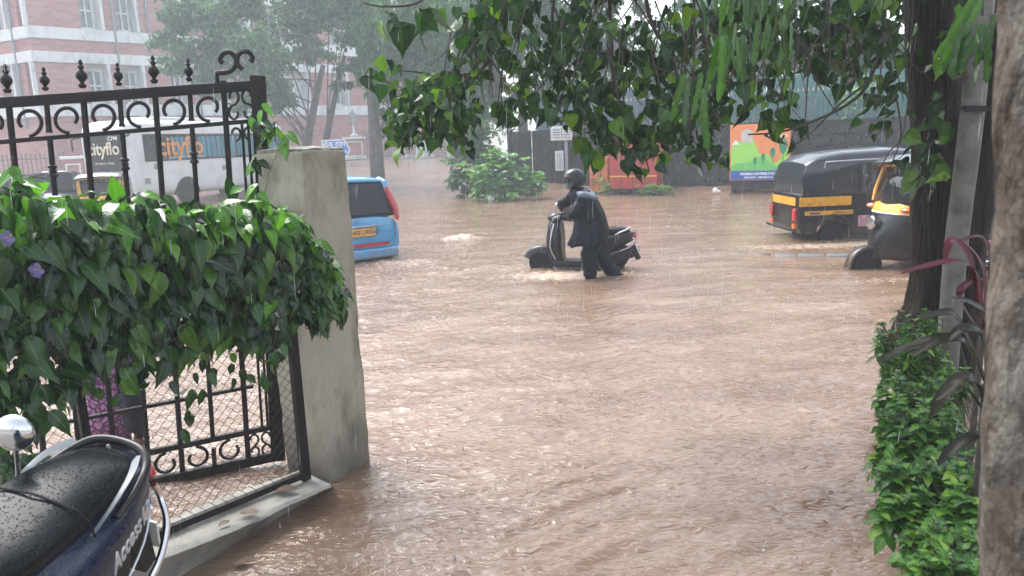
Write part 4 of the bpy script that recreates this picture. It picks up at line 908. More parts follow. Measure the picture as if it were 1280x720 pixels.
    g = m.build('windscreen', GLASS, t, smooth=60); g.modifiers.new('solid', 'SOLIDIFY').thickness = .01
    MB().tube([(.99, .2, 1.08), (.86, -.05, 1.38)], .008, 5).build('wiper', BLACKPL, t)
    for s in (-1, 1):
        MB().ell((.93, s*.42, 1.0), (.07, .10, .035), 10, 6).build('indicator', ORLENS, t)
        MB().tube([(.80, s*.62, 1.30), (.84, s*.74, 1.32)], .012, 6).ell((.84, s*.76, 1.34), (.03, .06, .09), 8, 6).build('wing_mirror', BLACKPL, t)
    MB().lathe([(.01, -.01), (.08, 0), (.10, .04), (.09, .06), (.01, .07)], (1.12, 0, .80), 14, (1, 0, 0)).build('headlight', CHROME, t)
    # handlebar, front wheel, mudguard
    MB().tube([(.62, -.3, .98), (.72, 0, 1.0), (.62, .3, .98)], .016, 6).build('handlebar', BLACKPL, t)
    wheel(t, (1.20, 0, .21), .21, .11, 'front_wheel')
    m = MB(); m.loft([[Vector((1.20+.27*math.cos(a)*1.05, y, .21+.27*math.sin(a)+.0)) for a in [R(-5)+R(150)*k/12 for k in range(13)]] for y in (-.09, -.06, 0, .06, .09)], cap=False, closed=False)
    m.v = [(x, y, z-(.035 if abs(y) > .08 else 0)) for x, y, z in m.v]
    g = m.build('mudguard', BLACKPNT, t, smooth=60); g.modifiers.new('solid', 'SOLIDIFY').thickness = .012
    for s in (-1, 1): wheel(t, (-.72, s*(hw-.10), .21), .235, .13, 'rear_wheel')
    return t
p = G(1005, 301); q = Vector((p.x+1.15, p.y+.55, -.15))
rickshaw('black and yellow auto rickshaw facing right with closed side curtain, beside the poster board', q, R(2))
p = G(1083, 340); r2_ = Vector((p.x+1.32, p.y+.35, -.16))
auto2 = rickshaw('nearer black and yellow auto rickshaw facing left behind the dark tree trunk', r2_, R(184), curtains=False)
p = P(132, 250, 23.5); damp(BLACKPNT, -.05, .32, (.12, .08, .055)); damp(CYAN, -.05, .22, (.20, .15, .11))
rickshaw('small pale-roofed yellow rickshaw front seen low through the gate before the bus', (p.x, p.y, -.26), R(-70))

# ---------------- scooters ----------------
def scooter(label, loc, rz, paint, pillion_grey=False, lettering=False, lean=0.0, name='parked_scooter', group=None, trim=CHROME, grab='light'):
    t = thing(name, label, 'scooter', loc, rz, group, rx=lean)
    wheel(t, (.62, 0, .22), .22, .10, 'front_wheel'); wheel(t, (-.62, 0, .22), .22, .11, 'rear_wheel')
    # front mudguard
    m = MB(); rings = []
    for k in range(9):
        a = R(20)+R(150)*k/8; rr = .27; c = Vector((.62+rr*math.cos(a)*1.08, 0, .22+rr*math.sin(a))); w2 = .085+.02*math.sin(PI*k/8)
        o = Vector((math.cos(a), 0, math.sin(a))); rings.append([c+Vector((0, -w2, 0))-o*.09, c+Vector((0, -w2*.9, 0)), c+Vector((0, -w2*.4, 0))+o*.03, c+Vector((0, w2*.4, 0))+o*.03, c+Vector((0, w2*.9, 0)), c+Vector((0, w2, 0))-o*.09])
    m.loft(rings); m.build('front_mudguard', paint, t, smooth=60)
    # leg shield/apron
    rings = []
    for z, x, wv, th in ((.16, .30, .14, .16), (.34, .37, .19, .15), (.55, .385, .22, .15), (.75, .37, .21, .14), (.88, .36, .16, .13), (.95, .35, .10, .11)):
        rings.append(sring((x, 0, z), th*.95, wv, 2.6, 18, 'xy'))
    rings = [[Vector((p.x-.9*abs(p.y)**1.6, p.y, p.z)) for p in r_] for r_ in rings]
    MB().loft(rings).build('leg_shield', paint, t, smooth=55)
    MB().box((.445, 0, .30), (.02, .0, .0)) if False else None
    m = MB()
    for s in (-1, 1): m.tube(bez([(.33, s*.17, .30), (.40, s*.23, .5), (.38, s*.225, .72), (.35, s*.14, .90)], 4), .012, 6)
    m.build('shield_trim', trim, t)
    m = MB()
    for k in range(3): m.tube([(.505, -.13, .62+k*.05), (.525, 0, .60+k*.05), (.505, .13, .62+k*.05)], .010, 5)
    m.build('grille', trim, t)
    # handlebar pod with headlight
    MB().ell((.34, 0, 1.0), (.13, .15, .09), 16, 8).build('handlebar_cover', paint, t)
    MB().ell((.43, 0, .995), (.06, .10, .06), 14, 8).build('headlight', GLASS, t)
    MB().tube([(.34, -.16, 1.01), (.25, -.34, 1.02)], .016, 8).tube([(.34, .16, 1.01), (.25, .34, 1.02)], .016, 8).build('handlebar', CHROME, t)
    for s in (-1, 1):
        MB().tube([(.275, s*.27, 1.015), (.235, s*.37, 1.02)], .022, 10).build('grip', RUBBER, t)
        st = MB().tube([(.30, s*.20, 1.03), (.28, s*.25, 1.14), (.25, s*.27, 1.20)], .008, 6).build('mirror_stalk', CHROME, t)
        o = MB().ell((0, 0, 0), (.03, .062, .045), 16, 10).build('mirror', CHROME, t); o.location = (.25, s*.28, 1.235); o.rotation_euler = (0, 0, R(10*s))
        MB().tube([(.30, s*.20, 1.0), (.28, s*.33, .99), (.25, s*.37, .99)], .006, 5).build('brake_lever', CHROME, t)
    # floorboard
    rings = [sring((x, 0, .215), wv, .065, 4, 16) for x, wv in ((.42, .13), (.30, .19), (-.05, .19), (-.22, .16))]; MB().loft(rings).build('floorboard', BLACKPL, t, smooth=50)
    # rear body
    rings = []
    for x, wv, zl, zt in ((-.13, .09, .28, .60), (-.20, .145, .26, .68), (-.36, .185, .27, .71), (-.55, .195, .36, .725), (-.75, .175, .47, .745), (-.90, .13, .56, .755), (-1.0, .07, .62, .75), (-1.03, .03, .66, .73)):
        rings.append(sring((x, 0, (zl+zt)/2), wv, (zt-zl)/2, 2.7, 22))
    body = MB().loft(rings).build('rear_body', paint, t, smooth=60)
    MB().loft([sring((x, 0, z), wv, hv, 3, 14) for x, z, wv, hv in ((-.16, .28, .12, .10), (-.35, .28, .16, .17), (-.62, .30, .16, .19), (-.86, .36, .12, .16), (-.93, .42, .07, .09))]).build('engine', BLACKPL, t)
    MB().tube([(-.35, -.14, .22), (-.55, -.17, .22), (-.95, -.17, .33)], [.025, .055, .045], 10).build('exhaust', BLACKPL, t)
    # seat (two lobes)
    m = MB(); rings = []
    for x, wv, zl, zt in ((-.02, .06, .70, .745), (-.08, .11, .69, .79), (-.20, .145, .69, .80), (-.38, .16, .69, .79), (-.46, .158, .69, .80), (-.54, .155, .69, .83), (-.70, .145, .70, .84), (-.82, .125, .71, .835), (-.90, .085, .72, .81), (-.93, .04, .735, .78)):
        rings.append(sring((x, 0, (zl+zt)/2), wv*.93, (zt-zl)/2, 2.8, 24))
    SEATM = mat('seat_vinyl', (.004, .006, .008), (.008, .011, .013), rough=.24, scale=6, bump=.0010, bscale=220, coat=.0, spec=.14) if 'seat_vinyl' not in bpy.data.materials else bpy.data.materials['seat_vinyl']
    if not SEATM.get('wet'): droplets(SEATM); SEATM['wet'] = 1
    seat = m.loft(rings).build('seat', SEATM, t, smooth=70, sub=1)
    if pillion_grey:
        GS = mat('seat_stripe', (.22, .24, .25), (.16, .18, .19), rough=.4)
        for s in (-1, 1):
            g = MB(); pp = bez([(-.60, s*.153, .72), (-.68, s*.156, .775), (-.77, s*.142, .818), (-.84, s*.112, .832)], 6)
            rings = [[p+Vector((-.011, s*.004, .006)), p+Vector((.012, s*.004, -.004)), p+Vector((.012, -s*.01, -.01)), p+Vector((-.011, -s*.01, 0))] for p in pp]; g.loft(rings); g.build('stripe', GS, seat)
        g = MB(); g.tube([(-.585, .163, .715), (-.56, .162, .77), (-.54, .13, .815), (-.535, 0, .832), (-.54, -.13, .815), (-.56, -.162, .77)], .0035, 5); g.build('seam', BLACKPL, seat)
    # grab rail
    gm = trim if grab == 'light' else BLACKPNT
    pts = [(-.70, .150, .71), (-.78, .152, .755), (-.87, .126, .79), (-.915, .08, .815), (-.93, 0, .82), (-.915, -.08, .815), (-.87, -.126, .79), (-.78, -.152, .755), (-.70, -.150, .71)]
    MB().tube(bez(pts, 4), [.012+.004*math.sin(PI*i/32) for i in range(33)], 12).build('grab_rail', gm, t)
    # tail
    MB().ell((-1.0, 0, .69), (.045, .085, .04), 14, 8).build('tail_light', REDLENS, t)
    for s in (() if lettering else (-1, 1)): MB().ell((-.99, s*.085, .655), (.018, .014, .014), 8, 6).build('indicator', ORLENS, t)
    MB().prism([(-.90, .50), (-.98, .56), (-1.10, .30), (-1.04, .28)], -.07, .07).build('rear_mudguard', BLACKPL, t)
    pl = MB().box((0, 0, 0), (.008, .17, .13)).build('number_plate', WHITEP, t, smooth=0); pl.matrix_basis = Matrix.Translation((-1.07, 0, .42 if lettering else .46)) @ Matrix.Rotation(R(20), 4, 'Y')
    text('MH02\nEB 71', .05, DK, pl, frame((-.006, 0, 0), (0, -1, 0), (0, 0, 1)), ext=.001)
    # crash guard
    for s in (-1, 1):
        MB().tube(bez([(-.30, s*.20, .36), (-.52, s*.235, .38), (-.80, s*.225, .46), (-.96, s*.17, .53), (-1.01, s*.11, .60), (-.99, s*.09, .66)], 5), .0125, 8).build('side_guard', CHROME, t)
    if lettering:
        SL = mat('silver_decal', (.55, .57, .6), (.5, .52, .55), rough=.3, metal=.5)
        for s in (-1,):
            M_ = frame((-.66, s*.1965, .585), (-.975, .14, .17), (.17, 0, .98)) if s > 0 else frame((-.70, s*.1915, .61), (-.97, .12, .23), (-.23, -.12, .97))
        M_ = frame((-.70, .1905, .60), (-.96, -.135, .20), (.2, -.1, .97))
        text('Access125', .080, SL, t, frame((-.715, .2035, .665), (-.955, -.21, .20), (.2, -.12, .97)), bold=.0012, shear=.3, ext=.0015, align='CENTER', sx=.86)
        for s in (1,):
            MB().tube(bez([(-.42, s*.202, .42), (-.62, s*.208, .46), (-.82, s*.175, .56), (-.95, s*.11, .66)], 5), .004, 5).build('pinstripe', SL, t)
    return t
RK = mat('scooter_black', (.005, .005, .008), (.010, .010, .014), rough=.25, coat=.2, spec=.3, scale=5)
p = G(700, 338); RS = Vector((p.x+.26, p.y+.0, -.17))
RS.y += .12; RS.z = -.10
rider_sc = scooter('black scooter being pushed through the flood by a person in dark raincoat', (RS.x, RS.y, RS.z), R(163), RK, name='pushed_scooter', trim=mat('shield_chrome', (.5, .5, .5), rough=.3, metal=.6))
rider_sc.scale = (.88,)*3
BLUE = mat('scooter_navy', (.005, .013, .045), (.003, .008, .028), rough=.22, coat=.3, scale=3)
droplets(BLUE, 130, .0012)
scooter('dark blue parked scooter with wet black seat at the bottom left corner', (-1.62, 1.46, .235), R(262), BLUE, lean=R(-14), pillion_grey=True, lettering=True, grab='dark')
# ================= PEOPLE =================
def skin_body(name, joints, edges, m, parent, sub=2, root=0):
    """joints: list of (co, radius); baked to one continuous mesh"""
    me = bpy.data.meshes.new(name); me.from_pydata([tuple(j[0]) for j in joints], edges, []); me.update()
    o = bpy.data.objects.new(name, me); C.objects.link(o); md = o.modifiers.new('s', 'SKIN'); md.use_smooth_shade = True
    sv = me.skin_vertices[0].data if me.skin_vertices else None
    if sv is None:
        bpy.context.view_layer.objects.active = o; bpy.context.view_layer.update(); sv = me.skin_vertices[0].data
    for i, j in enumerate(joints):
        r = j[1]; sv[i].radius = (r, r) if not isinstance(r, tuple) else r; sv[i].use_root = (i == root)
    ms = o.modifiers.new('u', 'SUBSURF'); ms.levels = sub; ms.render_levels = sub
    bpy.context.view_layer.update()
    m2 = bpy.data.meshes.new_from_object(o.evaluated_get(bpy.context.evaluated_depsgraph_get())); bpy.data.objects.remove(o)
    m2.materials.clear(); m2.materials.append(m); m2.polygons.foreach_set('use_smooth', [True]*len(m2.polygons))
    q = bpy.data.objects.new(name, m2); C.objects.link(q); q.parent = parent; return q
def hand(wrist, fwd, curl, side, m, parent, s=1.0, name='hand'):
    """palm with five fingers; fwd = pointing direction, curl = direction the fingers bend towards"""
    w_ = Vector(wrist); f = Vector(fwd).normalized(); c = Vector(curl); c = (c-f*c.dot(f)).normalized(); a = f.cross(c).normalized()*side
    J = [(w_, .026*s), (w_+f*.045*s, (.036*s, .02*s))]; E_ = [(0, 1)]
    for k, (off, ln) in enumerate(((-.030, .85), (-.010, 1.0), (.010, .95), (.029, .75))):
        b0 = w_+f*.085*s+a*off*s; i = len(J); J.append((b0, .011*s)); E_.append((1, i)); d = f
        p = b0
        for q, an in enumerate((.7, .9, .8)):
            d = (d*math.cos(an)+c*math.sin(an)).normalized() if q else (f*math.cos(.45)+c*math.sin(.45)).normalized()
            c = c; p = p+d*(.034, .024, .018)[q]*ln*s; J.append((p, (.0095-.001*q)*s)); E_.append((len(J)-2, len(J)-1))
    t0 = w_+f*.03*s-a*.035*s; i = len(J); J.append((t0, .013*s)); E_.append((0, i)); J.append((t0+(f*.6-a*.5+c*.6).normalized()*.035*s, .011*s)); J.append((J[-1][0]+(f*.6+c*.8).normalized()*.028*s, .009*s)); E_ += [(i, i+1), (i+1, i+2)]
    return skin_body(name, J, E_, m, parent, 2, 0)
RAIN = mat('navy_raincoat', (.001, .003, .008), (.003, .006, .015), rough=.22, scale=7, bump=.04, bscale=13, coat=.10, spec=.04)
GREYB = mat('grey_reflective', (.10, .12, .16), (.06, .075, .10), rough=.35, bump=.006)
SKIN = mat('skin_brown', (.24, .12, .075), (.19, .09, .06), rough=.5, scale=9)
GLOVE = mat('pale_glove', (.36, .33, .31), (.28, .26, .25), rough=.55)
HELM = mat('helmet_grey', (.006, .008, .012), (.012, .014, .018), spec=.3, rough=.2, coat=.15)
rd = 10.62; base = P(740, 350, rd); base.z = -.35
t = thing('person', 'person in dark navy raincoat and grey helmet wading left while pushing the black scooter', 'person', base)
def W(px, py, dy=0): return P(px, py, rd)+Vector((0, dy, 0))-base
HN = Vector((RS.x-.293, RS.y-.251, RS.z+.90))-base; HF = Vector((RS.x-.103, RS.y+.372, RS.z+.90))-base
J = [(W(743, 292), .125), (W(736, 268), .13), (W(725, 246), (.15, .12)), (W(719, 235), .06), (W(716, 226, .0), .07),
     (W(727, 244, -.19), .075), (W(716, 266, -.26), .058), (HN+Vector((.09, 0, .02)), .04),
     (W(722, 243, .19), .075), (W(708, 258, .38), .055), (HF+Vector((.09, 0, .02)), .04),
     (W(743, 300, -.10), .10), (W(734, 322, -.12), .075), (W(737, 347, -.12), .062), (W(738, 366, -.1), .055), (W(728, 370, -.1), .05),
     (W(746, 300, .10), .10), (W(752, 324, .10), .078), (W(768, 345, .08), .06), (W(777, 356, .05), .052), (W(769, 366, .05), .05)]
E_ = [(0, 1), (1, 2), (2, 3), (3, 4), (2, 5), (5, 6), (6, 7), (2, 8), (8, 9), (9, 10), (0, 11), (11, 12), (12, 13), (13, 14), (14, 15), (0, 16), (16, 17), (17, 18), (18, 19), (19, 20)]
skin_body('body', J, E_, RAIN, t)
# raincoat skirt and back as folded cloth
rings = []
spec = [(720, 233, .07, .09), (724, 238, .12, .19), (727, 243, .15, .235), (731, 254, .17, .235), (735, 266, .185, .235), (737, 278, .20, .24), (737, 289, .215, .25), (735, 298, .225, .26), (733, 305, .235, .27)]
for i, (px, py, a, b_) in enumerate(spec):
    c = W(px+i*.25, py); rg = []; a *= 1.13; b_ *= 1.15
    for k in range(48):
        th = 2*PI*k/48; f_ = 1+(.03+.08*i/len(spec))*math.sin(th*7+1.2*math.sin(i*.6)+i*.15)+.03*math.sin(th*13+i)*i/9
        rg.append(c+Vector((a*math.cos(th)*f_, b_*math.sin(th)*f_, (.02*math.sin(th*5) if i > 6 else 0)+(.025*math.cos(th) if i > 5 else 0))))
    rings.append(rg)
m = MB(); m.loft(rings, cap=False); o = m.build('raincoat', RAIN, t, smooth=180); sm = o.modifiers.new('solid', 'SOLIDIFY'); sm.thickness = .006
# sleeves
for s, pp in ((-1, (W(728, 242, -.16), W(722, 254, -.235), W(714, 267, -.25), HN+Vector((.16, -.04, .02)), HN+Vector((.06, 0, .02)))), (1, (W(722, 241, .16), W(714, 252, .3), W(704, 260, .42), HF+Vector((.06, 0, .02))))):
    pts = bez(pp, 6); MB().tube(pts, [.088-.034*i/(len(pts)-1)+.006*math.sin(i*1.9) for i in range(len(pts))], 14).build('sleeve', RAIN, t, smooth=180)
# grey reflective yoke over the shoulders
rings = []
for i, (px, py, a, b_) in enumerate(((725.3, 238.5, .150, .240), (728, 243, .184, .285), (729.5, 247.5, .198, .285))):
    c = W(px, py); rings.append([c+Vector((a*math.cos(th)*1.01, b_*math.sin(th)*1.01, .015*math.sin(th*3))) for th in [-2.1+3.1*k/16 for k in range(17)]])
MB().loft(rings, cap=False, closed=False).build('shoulder_band', GREYB, t, smooth=180).modifiers.new('solid', 'SOLIDIFY').thickness = .008
pts = bez((W(714, 231, .1), W(721, 233, -.05), W(727, 236, .0), W(724, 235, .12)), 4); MB().tube(pts, .045, 8).build('collar', GREYB, t)
# trousers folds: near leg cloth
for pp, r0 in (((W(744, 292, -.1), W(735, 318, -.13), W(736, 336, -.13), W(738, 352, -.12)), .135), ((W(748, 292, .06), W(753, 320, .06), W(766, 340, .05), W(777, 352, .03)), .14)):
    pts = bez(pp, 7); MB().tube(pts, [r0*(1-.42*i/(len(pts)-1))+.010*math.sin(i*2.1) for i in range(len(pts))], 16).build('trouser_leg', RAIN, t, smooth=180)
# head
hc = W(717, 226)
rt = Matrix.Rotation(R(-12), 3, 'Y')
MB().ell(hc+Vector((0, 0, -.01)), (.095, .075, .115), 18, 12).build('head', SKIN, t, smooth=180)
fm = MB().ell(hc+Vector((-.075, 0, -.055)), (.055, .062, .06), 14, 8).build('face_mask', mat('mask_green', (.12, .2, .14), (.2, .22, .2), rough=.7, scale=30), t, smooth=180)
MB().ell(hc+Vector((-.098, -.0, .0)), (.018, .014, .022), 8, 6).build('nose', SKIN, t)
m = MB()
for s in (-1, 1): m.ell(hc+Vector((-.085, s*.032, .018)), (.012, .014, .009), 8, 5)
m.build('eyes', mat('eye_dark', (.03, .02, .02), rough=.2), t)
# helmet: open shell
hb = bmesh.new(); bmesh.ops.create_uvsphere(hb, u_segments=28, v_segments=18, radius=1)
for v in hb.verts: v.co = Vector((v.co.x*.165, v.co.y*.14, v.co.z*.15))
bmesh.ops.delete(hb, geom=[v for v in hb.verts if (v.co.x < -.075 and v.co.z < .035) or v.co.z < -.105], context='VERTS')
me = bpy.data.meshes.new('helmet'); hb.to_mesh(me); hb.free(); me.materials.append(HELM); me.polygons.foreach_set('use_smooth', [True]*len(me.polygons))
o = obj('helmet', me, t); o.location = hc+Vector((.01, 0, .02)); o.rotation_euler = (0, R(-8), 0); o.modifiers.new('solid', 'SOLIDIFY').thickness = .022
MB().loft([[hc+Vector((.01-.155*math.cos(a), .13*math.sin(a), z)) for a in [R(-75)+R(150)*k/12 for k in range(13)]] for z in (-.02, .075)], cap=False, closed=False).build('visor', GLASS, t, smooth=180).modifiers.new('solid', 'SOLIDIFY').thickness = .006
MB().tube([hc+Vector((.0, -.125, .05)), hc+Vector((-.03, -.128, -.02)), hc+Vector((-.06, -.09, -.1))], .009, 6).build('chin_strap', GREYB, t)
hand(HN+Vector((.07, 0, .02)), (-1, .1, -.05), (0, .0, -1), 1, GLOVE, t, 1.1); hand(HF+Vector((.07, 0, .02)), (-1, -.1, -.05), (0, 0, -1), -1, GLOVE, t, 1.1)

# woman behind the mesh
wd_ = 4.85; base = P(135, 560, wd_); base.z = -.40
t = thing('person', 'person in purple patterned tunic with dark sleeves behind the mesh and creeper', 'person', base)
def V2(px, py, dy=0): return P(px+8, py, wd_)+Vector((0, dy, 0))-base
DKC = mat('dark_navy_cloth', (.012, .014, .026), (.02, .022, .035), rough=.7, bump=.004)
PUR = bpy.data.materials.new('purple_print'); PUR.use_nodes = True; n = PUR.node_tree; N = n.nodes; b = N['Principled BSDF']; tc = N.new('ShaderNodeTexCoord')
vo = N.new('ShaderNodeTexVoronoi'); vo.inputs['Scale'].default_value = 22; vo.feature = 'DISTANCE_TO_EDGE'; lk(n, tc.outputs['Object'], vo.inputs['Vector'])
nz = N.new('ShaderNodeTexNoise'); nz.inputs['Scale'].default_value = 30; lk(n, tc.outputs['Object'], nz.inputs['Vector'])
ad = N.new('ShaderNodeMath'); ad.operation = 'MULTIPLY'; lk(n, vo.outputs['Distance'], ad.inputs[0]); lk(n, nz.outputs[0], ad.inputs[1])
rp = N.new('ShaderNodeValToRGB'); rp.color_ramp.elements[0].color = (.10, .035, .10, 1); rp.color_ramp.elements[1].color = (.46, .22, .42, 1); rp.color_ramp.elements[0].position = .02; rp.color_ramp.elements[1].position = .09
lk(n, ad.outputs[0], rp.inputs[0]); lk(n, rp.outputs[0], b.inputs['Base Color']); b.inputs['Roughness'].default_value = .7
J = [(V2(128, 495), .11), (V2(127, 450), .11), (V2(127, 405), (.14, .1)), (V2(126, 378), .045), (V2(125, 358), .07), (V2(100, 408, .0), .055), (V2(96, 450, .05), .045), (V2(92, 492, -.02), .035),
     (V2(152, 408, -.05), .055), (V2(163, 455, -.1), .048), (V2(172, 515, -.12), .038), (V2(178, 541, -.12), .03),
     (V2(118, 510), .08), (V2(112, 565), .06), (V2(108, 640), .05), (V2(140, 510), .08), (V2(146, 570), .06), (V2(152, 640), .05)]
E_ = [(0, 1), (1, 2), (2, 3), (3, 4), (2, 5), (5, 6), (6, 7), (2, 8), (8, 9), (9, 10), (10, 11), (0, 12), (12, 13), (13, 14), (0, 15), (15, 16), (16, 17)]
skin_body('body', J, E_, DKC, t)
rings = []
for i, (px, py, a, b_) in enumerate(((126, 388, .10, .07), (127, 402, .155, .11), (127, 425, .145, .115), (127, 455, .13, .115), (126, 490, .155, .135), (125, 520, .165, .145), (124, 545, .17, .15))):
    c = V2(px, py); rings.append([c+Vector((a*math.cos(th)*(1+.05*math.sin(th*7+i*.4)), b_*math.sin(th)*(1+.05*math.sin(th*6)), 0)) for th in [2*PI*k/36 for k in range(36)]])
MB().loft(rings, cap=False).build('tunic', PUR, t, smooth=180).modifiers.new('solid', 'SOLIDIFY').thickness = .005
pts = bez((V2(152, 402, -.04), V2(163, 450, -.1), V2(170, 500, -.12), V2(174, 528, -.12)), 5); MB().tube(pts, [.07+.004*math.sin(i*2) for i in range(len(pts))], 12).build('sleeve', DKC, t, smooth=180)
MB().ell(V2(125, 352), (.085, .095, .12), 16, 10).build('head', SKIN, t, smooth=180); MB().ell(V2(125, 349, .02), (.095, .105, .125), 16, 10).build('headscarf', PUR, t, smooth=180)
hand(V2(173, 530, -.12), (.1, 0, -1), (.6, -.5, 0), 1, SKIN, t, 1.0)
# driver inside the nearer rickshaw
M2 = Matrix.Translation(auto2.location) @ Matrix.Rotation(auto2.rotation_euler.z, 4, 'Z')
t = thing('person', 'seated rickshaw driver in grey shirt, half hidden behind the dark tree trunk', 'person', M2 @ Vector((.2, 0, .3)), auto2.rotation_euler.z)
o3 = Vector((.2, 0, .3))
def L3(x, y, z): return Vector((x, y, z))-o3
SHIRT = mat('grey_shirt', (.20, .19, .17), (.14, .13, .12), rough=.8, bump=.006, scale=8); KH = mat('khaki_trousers', (.17, .15, .12), (.12, .11, .09), rough=.8, bump=.005)
J = [(L3(.10, 0, .72), .13), (L3(.13, 0, .92), .13), (L3(.17, 0, 1.10), (.17, .11)), (L3(.19, 0, 1.2), .05), (L3(.2, 0, 1.3), .06), (L3(.18, .2, 1.1), .06), (L3(.34, .28, .92), .05), (L3(.58, .28, .98), .036), (L3(.18, -.2, 1.1), .06), (L3(.34, -.28, .92), .05), (L3(.58, -.28, .98), .036)]
skin_body('body', J, [(0, 1), (1, 2), (2, 3), (3, 4), (2, 5), (5, 6), (6, 7), (2, 8), (8, 9), (9, 10)], SHIRT, t)
J = [(L3(.08, 0, .72), .12), (L3(.2, .14, .72), .095), (L3(.56, .20, .74), .075), (L3(.60, .2, .40), .055), (L3(.68, .2, .34), .045), (L3(.2, -.14, .72), .095), (L3(.56, -.20, .74), .075), (L3(.60, -.2, .40), .055), (L3(.68, -.2, .34), .045)]
skin_body('trousers', J, [(0, 1), (1, 2), (2, 3), (3, 4), (0, 5), (5, 6), (6, 7), (7, 8)], KH, t)
MB().ell(L3(.22, 0, 1.36), (.095, .075, .115), 16, 10).build('head', SKIN, t, smooth=180); MB().ell(L3(.20, 0, 1.39), (.10, .083, .105), 16, 10).build('hair', mat('hair_black', (.01, .01, .01), rough=.5), t, smooth=180)
for s in (-1, 1): hand(L3(.58, s*.28, .98), (1, 0, .1), (0, 0, -1), s, SKIN, t, 1.0); MB().tube([L3(.30, s*.26, .95), L3(.42, s*.28, .94), L3(.56, s*.28, .975)], [.045, .04, .034], 10).build('forearm_skin', SKIN, t)

# ================= CONCRETE PILLAR AND PLINTH =================
Mc = G(413, 605, 0.0); Rc = G(462, 577, 0.0); e1 = (Rc-Mc); nl = Vector((-e1.y, e1.x, 0)).normalized()
wl_ = .30
for k in range(60):
    q = Mc+nl*(.15+k*.01); q.z = 1.9
    if proj(q)[0] < 321: wl_ = .15+k*.01; break
Lc = Mc+nl*wl_; Bc = Rc+nl*wl_
hgt = CAMZ-.02-(187-proj(Vector((Mc.x, Mc.y, CAMZ)))[1])/FP*Mc.y*1.0
t = thing('concrete_pillar', 'weathered square concrete gate pillar with rough mossy top, at the end of the creeper', 'pillar', Mc)
bm = bmesh.new(); NZ = 60; NS = 14
def pring(z, k=1.0):
    cs = [Mc, Rc, Bc, Lc]; cen = sum(cs, Vector())/4; pts = []
    for i in range(4):
        a, b_ = cs[i], cs[(i+1) % 4]
        for j in range(NS): p = a.lerp(b_, j/NS); p = cen+(p-cen)*k; pts.append(Vector((p.x, p.y, z))-Mc)
    return pts
from mathutils import noise
rings = []
for i in range(NZ+1):
    z = -.2+(hgt+.2)*i/NZ; rg = pring(z)
    rings.append([p+(p-pring(0)[0]*0).normalized()*0+Vector(noise.noise_vector(p*3.1))*.010+Vector(noise.noise_vector(p*11))*.006+Vector(noise.noise_vector(p*30))*.0025 for p in rg])
cen = (Mc+Rc+Bc+Lc)/4-Mc
# rounded shoulders
for k, dz in ((.985, .006), (.955, .014)): rings.append([Vector(((p.x-cen.x)*k+cen.x, (p.y-cen.y)*k+cen.y, p.z+dz)) for p in rings[NZ]])
MB().loft(rings).build('shaft', CONC, t, smooth=40)
rings = []
for k, dz in ((.97, .0), (.96, .018), (.80, .028), (.4, .034)):
    rings.append([Vector(((p.x-cen.x)*k+cen.x, (p.y-cen.y)*k+cen.y, hgt+.004+dz))+Vector(noise.noise_vector(Vector((p.x*9, p.y*9, k*5))))*.012 for p in rings[0] if 1] if False else [Vector(((p.x-cen.x)*k+cen.x, (p.y-cen.y)*k+cen.y, hgt+.004+dz))+Vector(noise.noise_vector(Vector((p.x*9, p.y*9, k*5))))*.012 for p in pring(0)])
MB().loft(rings).build('mossy_top', CONCTOP, t, smooth=60)
# plinth
pz = .13
outer = [G(416, 606, pz-.02), G(385, 618, pz), G(335, 643, pz), G(275, 668, pz+.03), G(205, 695, pz+.06), G(110, 735, pz+.10), G(0, 790, pz+.12)]
outb = [G(416, 609, -.1), G(392, 626, -.1), G(350, 655, -.1), G(302, 687, -.1), G(262, 716, -.1), G(190, 770, -.1), G(60, 850, -.1)]
A = G(386, 598, pz); Bm = G(220, 657, pz+.04)
dM = (Bm-A); dM.z = 0; dM.normalize()
nM = Vector((-dM.y, dM.x, 0)); nM = nM if nM.x < 0 else -nM    # away from the camera side
t = thing('plinth', 'low curved cracked concrete plinth under the wire mesh panel', 'low wall', outer[2].copy())
o0 = outer[2]; rings = []
po = bez(outer, 6); pb = bez(outb, 6)
for i, (a, b_) in enumerate(zip(po, pb)):
    s = i/(len(po)-1); inn = A+dM*(s*2.9-.05); inn.z = a.z+.01
    rg = [Vector((b_.x, b_.y, -.3)), b_, a.lerp(b_, .5), a-Vector((0, 0, .012)), a.lerp(inn, .06)+Vector((0, 0, .004)), a.lerp(inn, .5), inn, inn+nM*.16, inn+nM*.17-Vector((0, 0, .5))]
    rings.append([p-o0+Vector(noise.noise_vector(p*5))*.010+Vector(noise.noise_vector(p*18))*.004 for p in rg])
PLC = mat('plinth_concrete', (.34, .33, .29), (.22, .21, .18), rough=.7, scale=4, bump=.012, bscale=45, dirt=(.10, .095, .08), dscale=5, damt=.7)
MB().loft(rings, cap=True).build('base', PLC, t, smooth=50)
